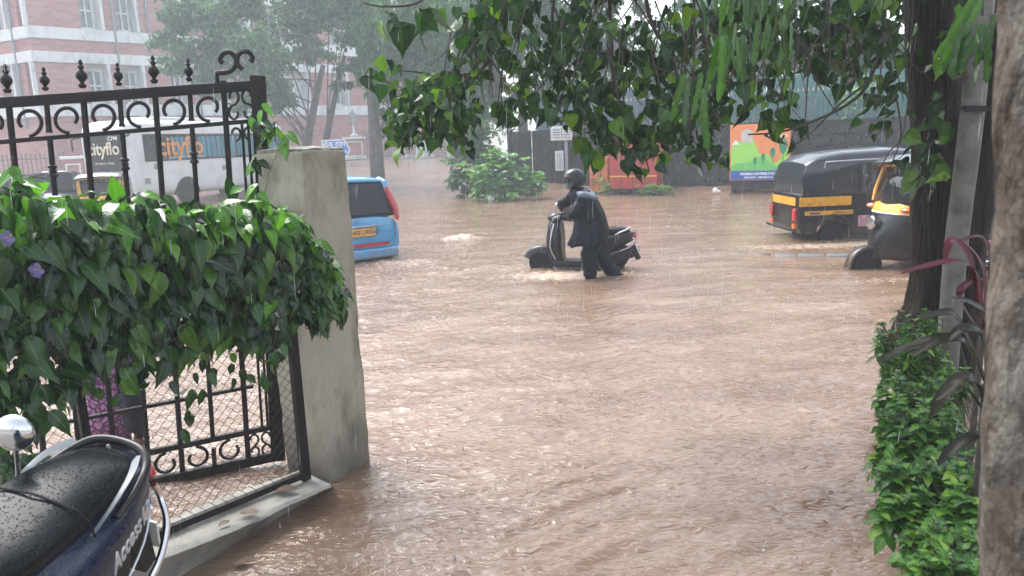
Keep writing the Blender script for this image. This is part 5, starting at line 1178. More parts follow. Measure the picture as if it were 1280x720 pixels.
# fallen leaves on plinth
# ================= WIRE MESH PANEL =================
HM = 1.42
t = thing('mesh_panel', 'chain link mesh panel in a black angle-iron frame on the plinth, under the creeper', 'fence', A)
def MPt(s, z, off=0.0): return dM*s+nM*off+Vector((0, 0, z))
LM_ = 2.75
frm = MB()
rx_ = Matrix((dM, nM, Vector((0, 0, 1)))).transposed()
for s, w2 in ((0.02, .05), (LM_, .04)): MB().box(MPt(s, HM/2), (w2, .035, HM), rx_).build('post', BLACKIRON, t, smooth=0)
tw = proj(A+MPt(1.0, 0.3))
sp_ = None
for k in range(100):
    if proj(A+MPt(.3+k*.02, .45))[0] < 117: sp_ = .3+k*.02; break
MB().box(MPt(sp_ or 1.4, HM/2, .03), (.035, .03, HM), rx_).build('post', BLACKIRON, t, smooth=0)
MB().box(MPt(LM_/2, .035), (LM_, .033, .035), rx_).build('bottom_rail', BLACKIRON, t, smooth=0); MB().box(MPt(LM_/2, HM), (LM_, .033, .035), rx_).build('top_rail', BLACKIRON, t, smooth=0)
CELL = .056; m = MB(); zs = [k*CELL/2*1.0 for k in range(int(HM/CELL*2)-1)]
m.tube([Vector((CELL/2*(.5 if k % 2 else -.5)*1.0, .0035 if k % 2 else -.0035, z)) for k, z in enumerate(zs)], .0019, 4)
WIRE = mat('mesh_wire', (.008, .008, .008), (.02, .016, .014), rough=.6, spec=.2)
wm = m.mesh('wire', WIRE, 0); k = 0; s = .05
while s < LM_-.03:
    inst('wire', wm, t, Matrix.Translation(MPt(s, .05+(CELL/2 if k % 2 else 0))) @ rx_.to_4x4() @ Matrix.Diagonal(((-1 if False else 1), 1, 1, 1))); s += CELL/2; k += 1
# ================= ORNATE GATE =================
GTL, GTR, GBL, GBR = P(0, 122, 4.15), P(330, 100, 4.5), P(52, 634, 4.15), P(355, 567, 4.5)
go = GBL.lerp(GBR, .5)
t = thing('ornate_gate', 'black wrought iron gate panel with scrolls and urn finials, standing behind the creeper', 'gate', go)
nG = (GTR-GTL).cross(GTL-GBL).normalized(); nG = nG if nG.y < 0 else -nG
def gq(u, v, off=0.0): return GTL.lerp(GTR, u).lerp(GBL.lerp(GBR, u), v)+nG*off-go
u0, u1 = -.35, .985
SX = 1.55; SYG = 2.35
def bar(name, us, vs, r, n=4): MB().tube([gq(u, v) for u, v in zip(us, vs)], r, n).build(name, BLACKIRON, t, smooth=0)
def flatbar(name, ua, va, ub, vb, wv, dp):
    a, b_ = gq(ua, va), gq(ub, vb); x = (b_-a).normalized(); z = nG; y = z.cross(x); Rm = Matrix((x, nG, y)).transposed()
    return MB().box((a+b_)/2, ((b_-a).length, dp, wv), Rm).build(name, BLACKIRON, t, smooth=0, bevel=.003)
flatbar('top_rail', u0, .012, u1, .012, .055, .045)
flatbar('rail', u0, .098, u1-.02, .098, .024, .03)
flatbar('rail', u0, .79, u1-.1, .79, .022, .028)
flatbar('rail', u0, .915, u1-.02, .915, .034, .03)
flatbar('bottom_rail', u0, 1.0, u1, 1.0, .060, .045)
flatbar('end_post', .975, -.012, .975, 1.015, .085, .05)
flatbar('inner_post', .835, -.005, .845, 1.0, .030, .032)
for u in (.90, .925): flatbar('thin_bar', u, .1, u+.012, .915, .016, .016)
prof_big = [(r_*.72, z*.88) for r_, z in [(.017, 0), (.028, .012), (.028, .022), (.014, .03), (.018, .04), (.040, .062), (.040, .085), (.026, .102), (.013, .112), (.022, .122), (.022, .130), (.010, .138), (.016, .150), (.012, .162), (.002, .172)]]
prof_sm = [(r_*.85, z*.82) for r_, z in prof_big]
collar = [(.012, -.035), (.024, -.028), (.024, -.018), (.015, -.008), (.022, 0), (.015, .012), (.024, .022), (.024, .03), (.012, .038)]
fb_me = MB().lathe(prof_big, n=12).mesh('finial', BLACKIRON, 50); fs_me = MB().lathe(prof_sm, n=12).mesh('finial', BLACKIRON, 50); co_me = MB().lathe(collar, n=12).mesh('collar', BLACKIRON, 50)
step = .1345; u = .028-step*3; k = 0
upv = (GTL-GBL).normalized()
qz = Vector((0, 0, 1)).rotation_difference(upv).to_matrix().to_4x4()
while u < .80:
    big = (k % 2 == 1)
    inst('finial', fb_me if big else fs_me, t, Matrix.Translation(gq(u, .0)+upv*.02) @ qz)
    if big: bar('bar', (u, u), (0, 1.0), .0165, 8)
    else:
        bar('bar', (u, u), (.098, 1.0 if False else .915), .0145, 8); MB().tube([gq(u, 0.02), gq(u, .078), gq(u, .086)], [.014, .014, .018], 8).build('drop_bar', BLACKIRON, t)
        inst('collar', co_me, t, Matrix.Translation(gq(u, .175)) @ qz)
        MB().tube([gq(u, .94), gq(u, .995)], .014, 8).build('stub', BLACKIRON, t)
    k += 1; u += step
def spiral(cu_, cv, ru, rv, a0, turns, sgn, n=22, shrink=.45):
    return [gq(cu_+ru*(1-shrink*k/n)*math.cos(a0+sgn*turns*2*PI*k/n), cv+rv*(1-shrink*k/n)*math.sin(a0+sgn*turns*2*PI*k/n)) for k in range(n+1)]
def scroll(cu_, cv, ru, rv, a0, turns, sgn, r=.0085, name='scroll'): MB().tube(spiral(cu_, cv, ru, rv, a0, turns, sgn), [r]*23, 6).build(name, BLACKIRON, t)
u = .028-step*3
bigs = [.028-step*2+2*step*i for i in range(-1, 5)]
for bu in bigs:
    for sg in (-1, 1):
        # C scroll hugging the long bar, opening towards the short bar
        cu_ = bu+sg*.062; 
        if -.3 < cu_ < .80:
            scroll(cu_, .0575, .054, .0325, PI/2, .86, 1 if sg < 0 else -1, .010)
            scroll(cu_, .957, .052, .030, -PI/2, .86, -1 if sg < 0 else 1, .010)
for cv, rv in ((.035, .020), (.075, .020)):
    for sg in (-1, 1): scroll(.90+sg*.028, cv, .024, rv, PI/2 if cv < .05 else -PI/2, .8, sg, .007)
for cv in (.125, .94, .975):
    for sg in (-1, 1): scroll(.90+sg*.028, cv, .024, .018, PI/2, .75, sg, .007)
# crest of two horn scrolls over the end panel
cp = [(.812, 0), (.812, -.022), (.842, -.024), (.870, -.028), (.889, -.042), (.888, -.060), (.868, -.071), (.842, -.069), (.828, -.056), (.838, -.045)]
MB().tube(bez([gq(u, v) for u, v in cp], 4), .014, 8).build('crest_scroll', BLACKIRON, t)
MB().tube(bez([gq(2*.893-u, v) for u, v in cp[3:]], 4), .014, 8).build('crest_scroll', BLACKIRON, t)

# ================= CREEPER =================
tv = thing('creeper', 'thick creeper of glossy dark pointed leaves draped over the mesh panel, up to the pillar', 'climbing plant', A+dM*1.2)
def plane_pt(px, py, off):   # point 'off' metres behind (+) / in front (-) of the mesh plane
    return np.array(onplane(px, py, A+nM*off, nM))
top_y = lambda x: np.interp(x, [-60, 0, 60, 130, 200, 260, 320, 350, 385, 410, 428], [228, 236, 240, 248, 258, 254, 246, 256, 285, 325, 372])
bot_y = lambda x: np.interp(x, [-60, 0, 30, 60, 90, 130, 165, 200, 235, 270, 300, 340, 380, 410, 435], [540, 530, 528, 522, 470, 440, 470, 452, 440, 420, 425, 430, 404, 392, 384])
ps, ds, ns, sz = [], [], [], []
def addleaf(p, d, nn, s): ps.append(p); ds.append(d); ns.append(nn); sz.append(s)
out = -np.array(nM)
for i in range(3300):
    x = -60+486*rng.random(); ty, by = top_y(x), bot_y(x); f = rng.random(); f = f if rng.random() < .85 else f*.25
    y = ty+(by-ty)*f; off = -.05-.24*rng.random()**1.2*(1-abs(f-.3)*.8) if rng.random() < .72 else .1*rng.random()
    if f < .12: off = -.28+.62*rng.random()
    if x > 362: off = -.02-.12*rng.random()
    p = plane_pt(x, y, off)
    if p[1] < 1.9 or (f > .62 and rng.random() < .62*(f-.5)/.5): continue
    d = np.array([rng.normal()*.42, rng.normal()*.3, -1.0+.4*rng.normal()*(1 if f > .2 else 1.8)])+out*.5
    nn = out*(1.2 if f > .15 else .4)+np.array([rng.normal()*.45, rng.normal()*.45, .75+rng.normal()*.3+(1.2 if f < .15 else 0)])
    addleaf(p, d, nn, (.055+.10*rng.random()**1.3)*(.85 if x > 330 else 1.0))
# shoots reaching above, hanging strands and the piece that climbs the gate end
for (x, y, dx, dy, k) in ((20, 232, 4, -30, 5), (150, 246, 30, -4, 4), (185, 250, 30, -6, 3), (340, 175, -24, -45, 8), (330, 190, -16, 20, 5), (300, 240, 30, -6, 5), (345, 150, 15, 20, 4), (318, 150, 18, 18, 4), (352, 176, 8, 8, 2)):
    for j in range(k):
        f = (j+.5)/k; dd = 4.25 if y < 230 and x > 290 else None
        q = np.array(P(x+dx*f+rng.normal()*5, y+dy*f+rng.normal()*4, dd)) if dd else plane_pt(x+dx*f+rng.normal()*5, y+dy*f+rng.normal()*4, -.1)
        addleaf(q, np.array([rng.normal()*.7, -.3, -.6+rng.normal()*.4]), np.array([rng.normal()*.4, -.6, .9]), .075+.03*rng.random())
strands = [(70, 470, 45), (150, 450, 60), (185, 455, 40), (238, 470, 75), (262, 425, 55), (300, 425, 70), (335, 430, 60), (352, 420, 40), (215, 450, 45), (120, 470, 35), (35, 520, 40), (12, 520, 80)]
for (x, y, ln) in strands:
    for j in range(int(ln/9)):
        q = plane_pt(x+rng.normal()*7, y+j*9+rng.normal()*4, -.03-.1*rng.random()); addleaf(q, np.array([rng.normal()*.5, rng.normal()*.3, -1]), out+np.array([rng.normal()*.5, rng.normal()*.5, .2]), .055+.04*rng.random())
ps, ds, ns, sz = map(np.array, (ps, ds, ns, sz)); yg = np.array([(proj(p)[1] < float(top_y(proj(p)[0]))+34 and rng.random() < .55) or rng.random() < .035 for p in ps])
leaves(tv, CREEP, ps[yg], ds[yg], ns[yg], sz[yg], LM_YOUNG_LIT, 80, 'young_lit_leaf', 'young_lit_foliage'); leaves(tv, CREEP, ps[~yg], ds[~yg], ns[~yg], sz[~yg], LM_VINE, 300)
st = MB()
for i in range(46):
    x = -40+375*rng.random(); ty, by = top_y(x), bot_y(x)
    pts = [Vector(plane_pt(min(x+rng.normal()*12*k, 372), ty+12+(by-ty)*.9*k/4, -.02-.1*rng.random()))-tv.location for k in range(5)]
    st.tube(bez(pts, 3), .0035+.003*rng.random(), 4)
for (x0, y0, x1, y1) in ((30, 235, 18, 195), (60, 225, 10, 215), (330, 250, 352, 150)):
    pts = [Vector(plane_pt(x0+(x1-x0)*k/3+rng.normal()*3, y0+(y1-y0)*k/3, -.12))-tv.location for k in range(4)]; st.tube(bez(pts, 3), .002, 4)
st.build('stems', mat('creeper_stem', (.05, .06, .03), (.12, .11, .06), rough=.7), tv)
FLW = mat('lilac_petal', (.10, .09, .20), (.14, .12, .26), rough=.5)
for px, py, lab in ((45, 338, 'pale lilac flower hanging in the creeper leaves'), (8, 298, 'pale lilac flower at the left edge of the creeper')):
    q = plane_pt(px, py, -.30); v = Vector(q); ft = thing('flower', lab, 'flower', v)
    pm = leaf_mesh('petal', leaf_template([(0, 0), (.2, .2), (.42, .6), (.38, .9), (.1, 1.05)], .1, .3), np.array([[0, 0, 0.]]), np.array([[0, 1., 0]]), np.array([[0, 0, 1.]]), np.array([1.]), FLW)
    for k in range(5):
        a = 2*PI*k/5; d = Vector((math.cos(a), -.25, math.sin(a)-.2)); x_, y_, z_ = basis(np.array([d]), np.array([[.2, -1, .25]])); s = .028
        inst('petal', pm, ft, Matrix(((x_[0][0]*s, y_[0][0]*s, z_[0][0]*s, 0), (x_[0][1]*s, y_[0][1]*s, z_[0][1]*s, 0), (x_[0][2]*s, y_[0][2]*s, z_[0][2]*s, 0), (0, 0, 0, 1))))
    MB().tube([(0, 0, 0), (0, .03, .01)], [.008, .004], 6).build('throat', YELLOW, ft)
# dead leaves lying on the plinth and in the water
DEADL = leafmat('dead_leaf', (.03, .015, .01), (.08, .038, .014), rough=.5, transl=.1)
for px, py, z, s, lab in ((300, 640, pz+.03, .10, 'curled dark fallen leaf on the plinth nearest the middle'), (345, 612, pz+.03, .12, 'dark fallen leaf on the plinth near the pillar'), (285, 650, pz+.035, .07, 'small dark fallen leaf on the plinth'), (290, 706, .03, .10, 'yellowish brown leaf lying at the water edge below the plinth'), (565, 716, .015, .12, 'orange brown leaf floating at the bottom edge of the photo')):
    v = G(px, py, z); o = obj('fallen_leaf', tmesh(OVATE, DEADL)); a = rng.random()*6; o.matrix_basis = Matrix.Translation(v) @ Matrix.Rotation(a, 4, 'Z') @ Matrix.Rotation(R(8), 4, 'X') @ Matrix.Diagonal((s, s, s*.35, 1)); tag(o, lab, 'leaf')
# fern-like plant by the parked scooter mirror
v = P(8, 640, 2.6); v.z = .3
tf = thing('potted_fern', 'drooping dark fronds at the left edge beside the scooter mirror', 'plant', v); ps, ds, ns, sz = [], [], [], []
for k in range(7):
    a = P(8, 600, 2.6)+Vector((rng.normal()*.04, .05, 0)); e = P(-15+14*k, 575+10*(k % 3), 2.55)
    for j in range(14):
        f = j/13; c = a.lerp(e, f)+Vector((0, 0, .05*math.sin(f*PI)))
        for s in (-1, 1): ps.append(np.array(c)); ds.append(np.array([s*.5, 0, -.6])+np.array(e-a)*2); ns.append(np.array([0, -.7, .8])); sz.append(.07*(1-.5*f))
leaves(tf, LANCE, ps, ds, ns, sz, LM_VINE, 60)
# ================= RIGHT SIDE: TREE, PIPE, HEDGE =================
BARK = mat('wet_dark_bark', (.010, .007, .0055), (.024, .017, .013), spec=.12, rough=.6, scale=5, bump=.05, bscale=14, stretch=(3, 3, .6), dirt=(.05, .055, .04), dscale=4, damt=.3)
def rough_tube(pts, rs, n=20, amp=.06, fr=4.0):
    pts = [Vector(p) for p in pts]; rings = []; m = MB(); m.tube(pts, rs, n)
    out = []
    for i, v in enumerate(m.v):
        j = i//n; j = min(j, len(pts)-1); c = pts[j]; d = Vector(v)-c; a = math.atan2(d.y, d.x)
        q = 1+amp*noise.noise(Vector((math.cos(a)*2.0, math.sin(a)*2.0, c.z*fr*.4)))+amp*.7*noise.noise(Vector((math.cos(a)*5, math.sin(a)*5, c.z*fr)))
        out.append(tuple(c+d*q))
    m.v = out; return m
td = 5.2
tb0 = P(1165, 420, td); tb0.z = -.35
tt_ = thing('banyan_tree', 'large dark multi-stemmed tree at right, leafy branches hanging over the flooded lane', 'tree', tb0)
def T(px, py, dd=0.0): return P(px, py, td+dd)-tb0
def trunkpts(l, n=5): return bez([T(*q) for q in l], n)
pts = trunkpts(((1155, 470), (1158, 405), (1166, 350), (1168, 250), (1169, 130), (1168, 20), (1165, -120), (1150, -320)))
rs = np.interp(np.linspace(0, 1, len(pts)), [0, .1, .2, .35, .6, .8, 1], [.28, .23, .15, .14, .16, .19, .15])
mt = rough_tube(pts, list(rs), 22, .13)
pts = trunkpts(((1184, 520, .3), (1190, 430, .3), (1196, 330, .3), (1205, 220, .3), (1222, 110, .3), (1238, 20, .3), (1260, -140, .3)))
mt2 = rough_tube(pts, list(np.interp(np.linspace(0, 1, len(pts)), [0, .5, 1], [.14, .21, .30])), 18, .15)
mt.add(mt2.v, mt2.f)
pts = trunkpts(((1172, 200, .1), (1190, 110, .1), (1215, 40, .15), (1235, -60, .2))); m3 = rough_tube(pts, [.10]*len(pts), 12, .1); mt.add(m3.v, m3.f)
pts = trunkpts(((1180, 130, .35), (1195, 60, .35), (1190, -20, .35))); m3 = rough_tube(pts, [.13]*len(pts), 12, .1); mt.add(m3.v, m3.f)
# aerial roots and thin climbers on the trunk
for k in range(7):
    x = 1148+40*rng.random(); m3 = MB().tube(bez([T(x+rng.normal()*4, y, -.16) for y in (-20, 90, 190, 290, 390)], 4), .008+.007*rng.random(), 6); mt.add(m3.v, m3.f)
mt.build('trunk', BARK, tt_, smooth=60)
mt = MB(); pts = trunkpts(((1238, 170, .3), (1262, 160, .3), (1300, 100, .4))); m3 = rough_tube(pts, [.13]*len(pts), 12, .1); mt.add(m3.v, m3.f); mt.build('limb', BARK, tt_, smooth=60)
# main overhead limbs
bb = MB()
def br(l, r0, r1, n=5, target=None):
    pts = bez([P(*q)-tb0 for q in l], n); (target or bb).tube(pts, [r0+(r1-r0)*i/(len(pts)-1) for i in range(len(pts))], 7)
br(((1166, -60, 5.2), (1100, -140, 5.0), (950, -170, 4.9), (780, -120, 4.8), (660, -70, 4.7), (630, -10, 4.6)), .10, .022)
br(((1160, -150, 5.2), (1050, -260, 4.4), (850, -330, 3.8), (620, -330, 3.4)), .09, .03)
br(((1170, -100, 5.2), (1150, -250, 6.0), (1000, -330, 6.8), (780, -300, 7.4)), .09, .03)
br(((640, -20, 4.6), (626, 30, 4.6), (612, 70, 4.6), (598, 92, 4.6), (575, 116, 4.6), (545, 120, 4.6), (510, 130, 4.6)), .018, .006)
br(((600, 90, 4.6), (560, 95, 4.6), (520, 90, 4.55), (480, 86, 4.5)), .008, .003)
br(((865, -60, 4.3), (868, 20, 4.3), (866, 100, 4.3), (860, 180, 4.3)), .010, .004)
br(((800, -60, 4.6), (812, 20, 4.6), (832, 60, 4.6), (850, 100, 4.6), (880, 140, 4.6), (905, 160, 4.6)), .014, .004)
br(((760, -40, 4.9), (765, 60, 4.9), (770, 120, 4.8), (800, 180, 4.7), (812, 215, 4.7)), .013, .004)
br(((700, -40, 4.9), (690, 30, 4.9), (705, 90, 4.8), (700, 140, 4.8)), .012, .004)
br(((1100, 60, 4.9), (1085, 105, 4.8), (1060, 130, 4.8), (1020, 150, 4.7), (975, 165, 4.6), (935, 168, 4.6)), .014, .004)
br(((1090, 100, 4.8), (1050, 130, 4.8), (1010, 170, 4.7), (985, 185, 4.7)), .008, .003)
br(((560, -60, 4.2), (545, -20, 4.2), (520, 4, 4.2), (480, 8, 4.2), (455, 4, 4.2)), .010, .004)
br(((1142, -20, 5.0), (1138, 80, 5.0), (1130, 160, 4.9), (1110, 215, 4.9)), .006, .003)
br(((1136, -20, 5.0), (1132, 90, 5.0), (1142, 180, 4.9)), .005, .003)
br(((1120, 120, 5.0), (1126, 170, 4.9), (1108, 195, 4.9), (1090, 240, 4.9)), .006, .003)
for k in range(110):
    x = 560+560*rng.random(); y = -20+90*rng.random(); d = 4+1.6*rng.random(); dx = rng.normal()*40
    br(((x, y, d), (x+dx*.4, y+35, d), (x+dx, y+60+45*rng.random(), d)), .006, .0025, 3)
bb.build('branches', BRANCH, tt_)
# canopy leaves
Zn = [(476, 18, 22, 14, 7, 4.2, .15), (500, 22, 12, 16, 4, 4.2, .15), (540, 10, 34, 8, 10, 4.2, .13), (606, 14, 44, 18, 42, 4.6, .10), (480, 84, 26, 16, 16, 4.5, .085), (478, 100, 14, 18, 7, 4.5, .09),
      (530, 140, 46, 36, 300, 4.6, .078), (500, 165, 22, 22, 60, 4.6, .085), (560, 122, 40, 34, 200, 4.6, .08), (575, 160, 22, 26, 50, 4.6, .08), (520, 185, 8, 9, 4, 4.5, .11), (600, 60, 40, 36, 90, 4.7, .09), (650, 40, 62, 46, 160, 4.8, .095), (645, 130, 26, 28, 46, 4.8, .10),
      (690, 100, 46, 48, 150, 4.8, .095), (740, 60, 60, 60, 200, 4.9, .095), (745, 150, 40, 46, 120, 4.7, .10), (780, 170, 34, 34, 55, 4.6, .10), (812, 198, 26, 18, 14, 4.6, .09), (810, 130, 46, 56, 150, 4.8, .095), (738, 195, 14, 16, 7, 4.5, .11),
      (850, 60, 56, 60, 180, 4.8, .095), (872, 155, 30, 30, 36, 4.7, .09), (900, 100, 40, 50, 110, 4.8, .095), (850, 150, 44, 40, 90, 4.9, .09), (880, 190, 34, 22, 34, 4.8, .085), (940, 30, 60, 36, 140, 5, .10), (1010, 40, 66, 44, 190, 5, .10), (1060, 60, 44, 44, 120, 5, .10), (965, 110, 34, 34, 45, 4.7, .10), (985, 160, 34, 18, 24, 4.7, .10),
      (1105, 60, 34, 70, 100, 5, .09), (1100, 140, 24, 26, 24, 4.9, .09), (1090, 20, 60, 30, 80, 5, .1), (1160, 180, 30, 60, 60, 4.75, .105), (1145, 220, 22, 26, 10, 4.7, .115), (1190, 60, 50, 30, 30, 4.9, .1),
      (700, -60, 190, 50, 420, 4.9, .12), (950, -80, 220, 55, 480, 4.9, .12), (1150, -80, 120, 70, 260, 5.0, .12), (800, -260, 300, 90, 900, 4.2, .13), (1050, -280, 260, 90, 700, 5.0, .13), (820, -250, 320, 80, 700, 6.8, .14)]
ps, ds, ns, sz = [], [], [], []
for (cx, cy, rx_z, ry_z, cnt, dz, s) in Zn:
    cnt = int(cnt*(.66 if cy > -20 else .6)); s = s*.88
    for k in range(cnt):
        a = rng.random()*6.283; rr = math.sqrt(rng.random())*(1 if rng.random() < .85 else 1.2); x = cx+rx_z*rr*math.cos(a); y = cy+ry_z*rr*math.sin(a)
        if x < 440: continue
        d = dz+rng.normal()*.30; ps.append(np.array(P(x, y, d))); ds.append(np.array([rng.normal()*.5, rng.normal()*.45, -1+rng.normal()*.35]))
        ns.append(np.array([rng.normal()*.8, -.6+rng.normal()*.7, .5+rng.normal()*.4])); sz.append(s*(.5+.8*rng.random()))
leaves(tt_, HEARTS, ps, ds, ns, sz, LM_PEEP, 300)
# mast tree leaves: long, wavy, hanging (a second tree just out of frame above)
ta = thing('mast_tree', 'hanging spray of long wavy bright green leaves at the top right of the lane', 'tree', P(930, -300, 3.6)); ps, ds, ns, sz = [], [], [], []
for (cx, cy, rx_z, ry_z, cnt, dz, s) in ((930, -16, 40, 16, 20, 3.4, .16), (965, -26, 50, 16, 16, 3.4, .17), (912, 46, 24, 16, 7, 3.4, .18), (965, 20, 26, 20, 9, 3.4, .19), (866, 90, 8, 16, 4, 3.35, .20), (880, 100, 6, 12, 3, 3.3, .22), (900, 40, 12, 14, 5, 3.4, .24)):
    for k in range(cnt):
        ps.append(np.array(P(cx+rx_z*rng.normal()*.6, cy+ry_z*rng.normal()*.6, dz+rng.normal()*.15))); ds.append(np.array([rng.normal()*.16-(.12 if cx < 900 else 0), rng.normal()*.2, -1])); ns.append(np.array([rng.normal()*.8, -1, .2])); sz.append(s*(.75+.4*rng.random()))
leaves(ta, WAVY, ps, ds, ns, sz, LM_ASH, 120); m = MB()
for k in range(10): a = P(950+rng.normal()*60, -300, 3.5)-ta.location; m.tube(bez([a, P(940+rng.normal()*50, -120, 3.45)-ta.location, P(930+rng.normal()*40, -10+rng.normal()*20, 3.4)-ta.location], 4), .006, 5)
m.tube([(.1, .2, 1.5), (0, 0, 0)], .02, 6); m.build('twigs', BRANCH, ta)
ta = thing('mast_tree', 'small hanging spray of wavy leaves in front of the dark trunk', 'tree', P(1225, -100, 3.0)); ps, ds, ns, sz = [], [], [], []
for k in range(16): ps.append(np.array(P(1222+rng.normal()*14, 22+rng.normal()*16, 3+rng.normal()*.08))); ds.append(np.array([-.25+rng.normal()*.25, rng.normal()*.1, -1])); ns.append(np.array([rng.normal()*.6, -1, .2])); sz.append(.19+.06*rng.random())
leaves(ta, WAVY, ps, ds, ns, sz, LM_ASH, 20); MB().tube([(0, 0, 0), P(1228, 20, 3.0)-ta.location], .006, 5).build('twig', BRANCH, ta)
# grey leaning pipe
PIPE = mat('weathered_pipe', (.15, .145, .13), (.09, .088, .08), rough=.5, spec=.3, scale=6, bump=.003, dirt=(.05, .045, .04), dscale=9, damt=.8)
pb = P(1184, 450, 4.55); pb.z = -.3; t = thing('leaning_pipe', 'weathered grey leaning pipe post with a rusty bracket in front of the dark trunk', 'pole', pb)
pts = [pb-pb, P(1187, 410, 4.55)-pb, P(1196, 300, 4.55)-pb, P(1211, 180, 4.55)-pb, P(1220, 95, 4.55)-pb, P(1226, 20, 4.55)-pb, P(1234, -80, 4.55)-pb]
MB().tube(bez(pts, 4), .064, 18).build('post', PIPE, t); MB().lathe([(.066, -.012), (.074, -.01), (.074, .012), (.066, .014)], P(1217, 136, 4.55)-pb, 18, (.1, 0, 1)).box(P(1222, 136, 4.45)-pb, (.14, .03, .03)).build('bracket', BLACKIRON, t)
# dark post behind pipe
pv = P(1208, 420, 5.5); pv.z = -.35; t = thing('short_post', 'dark square post standing behind the pipe, partly under the purple leaves', 'post', pv); MB().box((0, 0, .62), (.13, .13, 1.25)).build('shaft', BLACKPL, t, bevel=.01); MB().box((.0, 0, 1.26), (.17, .17, .03)).build('cap', BLACKPL, t, smooth=0)
# near rough post at the right edge
NEAR = mat('mottled_bark', (.035, .025, .018), (.12, .10, .082), spec=.2, rough=.75, scale=9, bump=.05, bscale=16, stretch=(1.2, 1.2, .7), dirt=(.22, .215, .2), dscale=7, damt=.6)
nb = P(1275, 700, .95); nb.z = 0; t = thing('near_tree', 'rough mottled brown and whitish trunk very near at the right edge', 'tree', nb)
pts = [P(1308, 900, .95)-nb, P(1312, 720, .95)-nb, P(1324, 450, .95)-nb, P(1340, 280, .95)-nb, P(1346, 120, .95)-nb, P(1350, 0, .95)-nb, P(1353, -300, .95)-nb]
bp2 = bez(pts, 14); m = rough_tube(bp2, [.083]*len(bp2), 40, .10, 16); m.build('trunk', NEAR, t, smooth=60)
# hedge: separate leafy bushes along the right edge of the lane
def bush(label, base, blobs, per, size=.05, n_ind=150, tmpl=OVATE, m_=LM_HEDGE):
    t = thing('hedge_bush', label, 'bush', base, group=None); st = MB(); ps, ds, ns, sz = [], [], [], []
    for (px, py, rp, d) in blobs:
        c = np.array(P(px, py, d)); r = rp*d/FP
        nst = max(3, int(per/9))
        for s in range(nst):
            o = rng.normal(size=3)*r*.5; tip = c+o; root = np.array(base)+np.array([.22+rng.normal()*.06, rng.normal()*.1, 0]); root[2] = .0
            mid = (tip+root)/2+np.array([rng.normal()*.03, -.02, .0]); st.tube(bez([Vector(root-np.array(base)), Vector(mid-np.array(base)), Vector(tip-np.array(base))], 3), .003, 4)
            for lv in range(5):
                q = tip-np.array([0, 0, .028*lv])+rng.normal(size=3)*.006; k = 4; a = rng.random()*6.28+np.arange(k)*1.57; el = .55-.25*lv+rng.normal(size=k)*.2
                dd = np.stack([np.cos(a)*np.cos(el), np.sin(a)*np.cos(el), np.sin(el)], -1)
                for j in range(k): ps.append(q); ds.append(dd[j]); ns.append(np.array([rng.normal()*.2, -.2, 1.])); sz.append(size*(.5+.12*lv)*(.5+1.0*rng.random()))
    st.build('stems', mat('hedge_stem', (.06, .05, .03), rough=.7) if 'hedge_stem' not in bpy.data.materials else bpy.data.materials['hedge_stem'], t)
    leaves(t, tmpl, ps, ds, ns, sz, m_, n_ind); return t
def hb_(px, py, d): v = P(px, py, d); v.z = 0.0; return v
bush('narrow-leaved bush at the far end of the hedge, below the dark trunk', hb_(1150, 470, 4.3), [(1105, 408, 10, 4.3), (1140, 400, 16, 4.3), (1165, 412, 18, 4.3), (1125, 430, 20, 4.25), (1150, 440, 26, 4.2), (1180, 445, 24, 4.2), (1112, 448, 12, 4.2), (1160, 395, 10, 4.3)], 70, .062, 230, LANCE)
bush('dark bushy middle stretch of the hedge with reddish tips, below the narrow-leaved bush', hb_(1150, 560, 3.7), [(1125, 480, 24, 3.85), (1160, 480, 28, 3.8), (1195, 470, 26, 3.9), (1120, 520, 20, 3.6), (1150, 520, 26, 3.55), (1185, 525, 28, 3.5), (1130, 555, 18, 3.45), (1165, 560, 26, 3.4), (1105, 560, 6, 3.5)], 95, .064, 250)
bush('bright green round-leaved bush in the hedge, left of the mottled trunk', hb_(1160, 640, 3.0), [(1115, 590, 16, 3.1), (1140, 590, 24, 3.1), (1170, 595, 26, 3.05), (1205, 590, 28, 3.0), (1125, 625, 18, 2.95), (1155, 630, 26, 2.9), (1190, 635, 30, 2.85), (1220, 625, 22, 2.8)], 80, .070, 280)
bush('lowest bright green bush of the hedge at the bottom right', hb_(1180, 720, 2.5), [(1150, 665, 20, 2.7), (1180, 672, 26, 2.6), (1212, 670, 26, 2.6), (1160, 700, 24, 2.5), (1190, 710, 28, 2.45), (1225, 705, 24, 2.4), (1170, 738, 26, 2.35), (1210, 745, 30, 2.3)], 85, .060, 280)
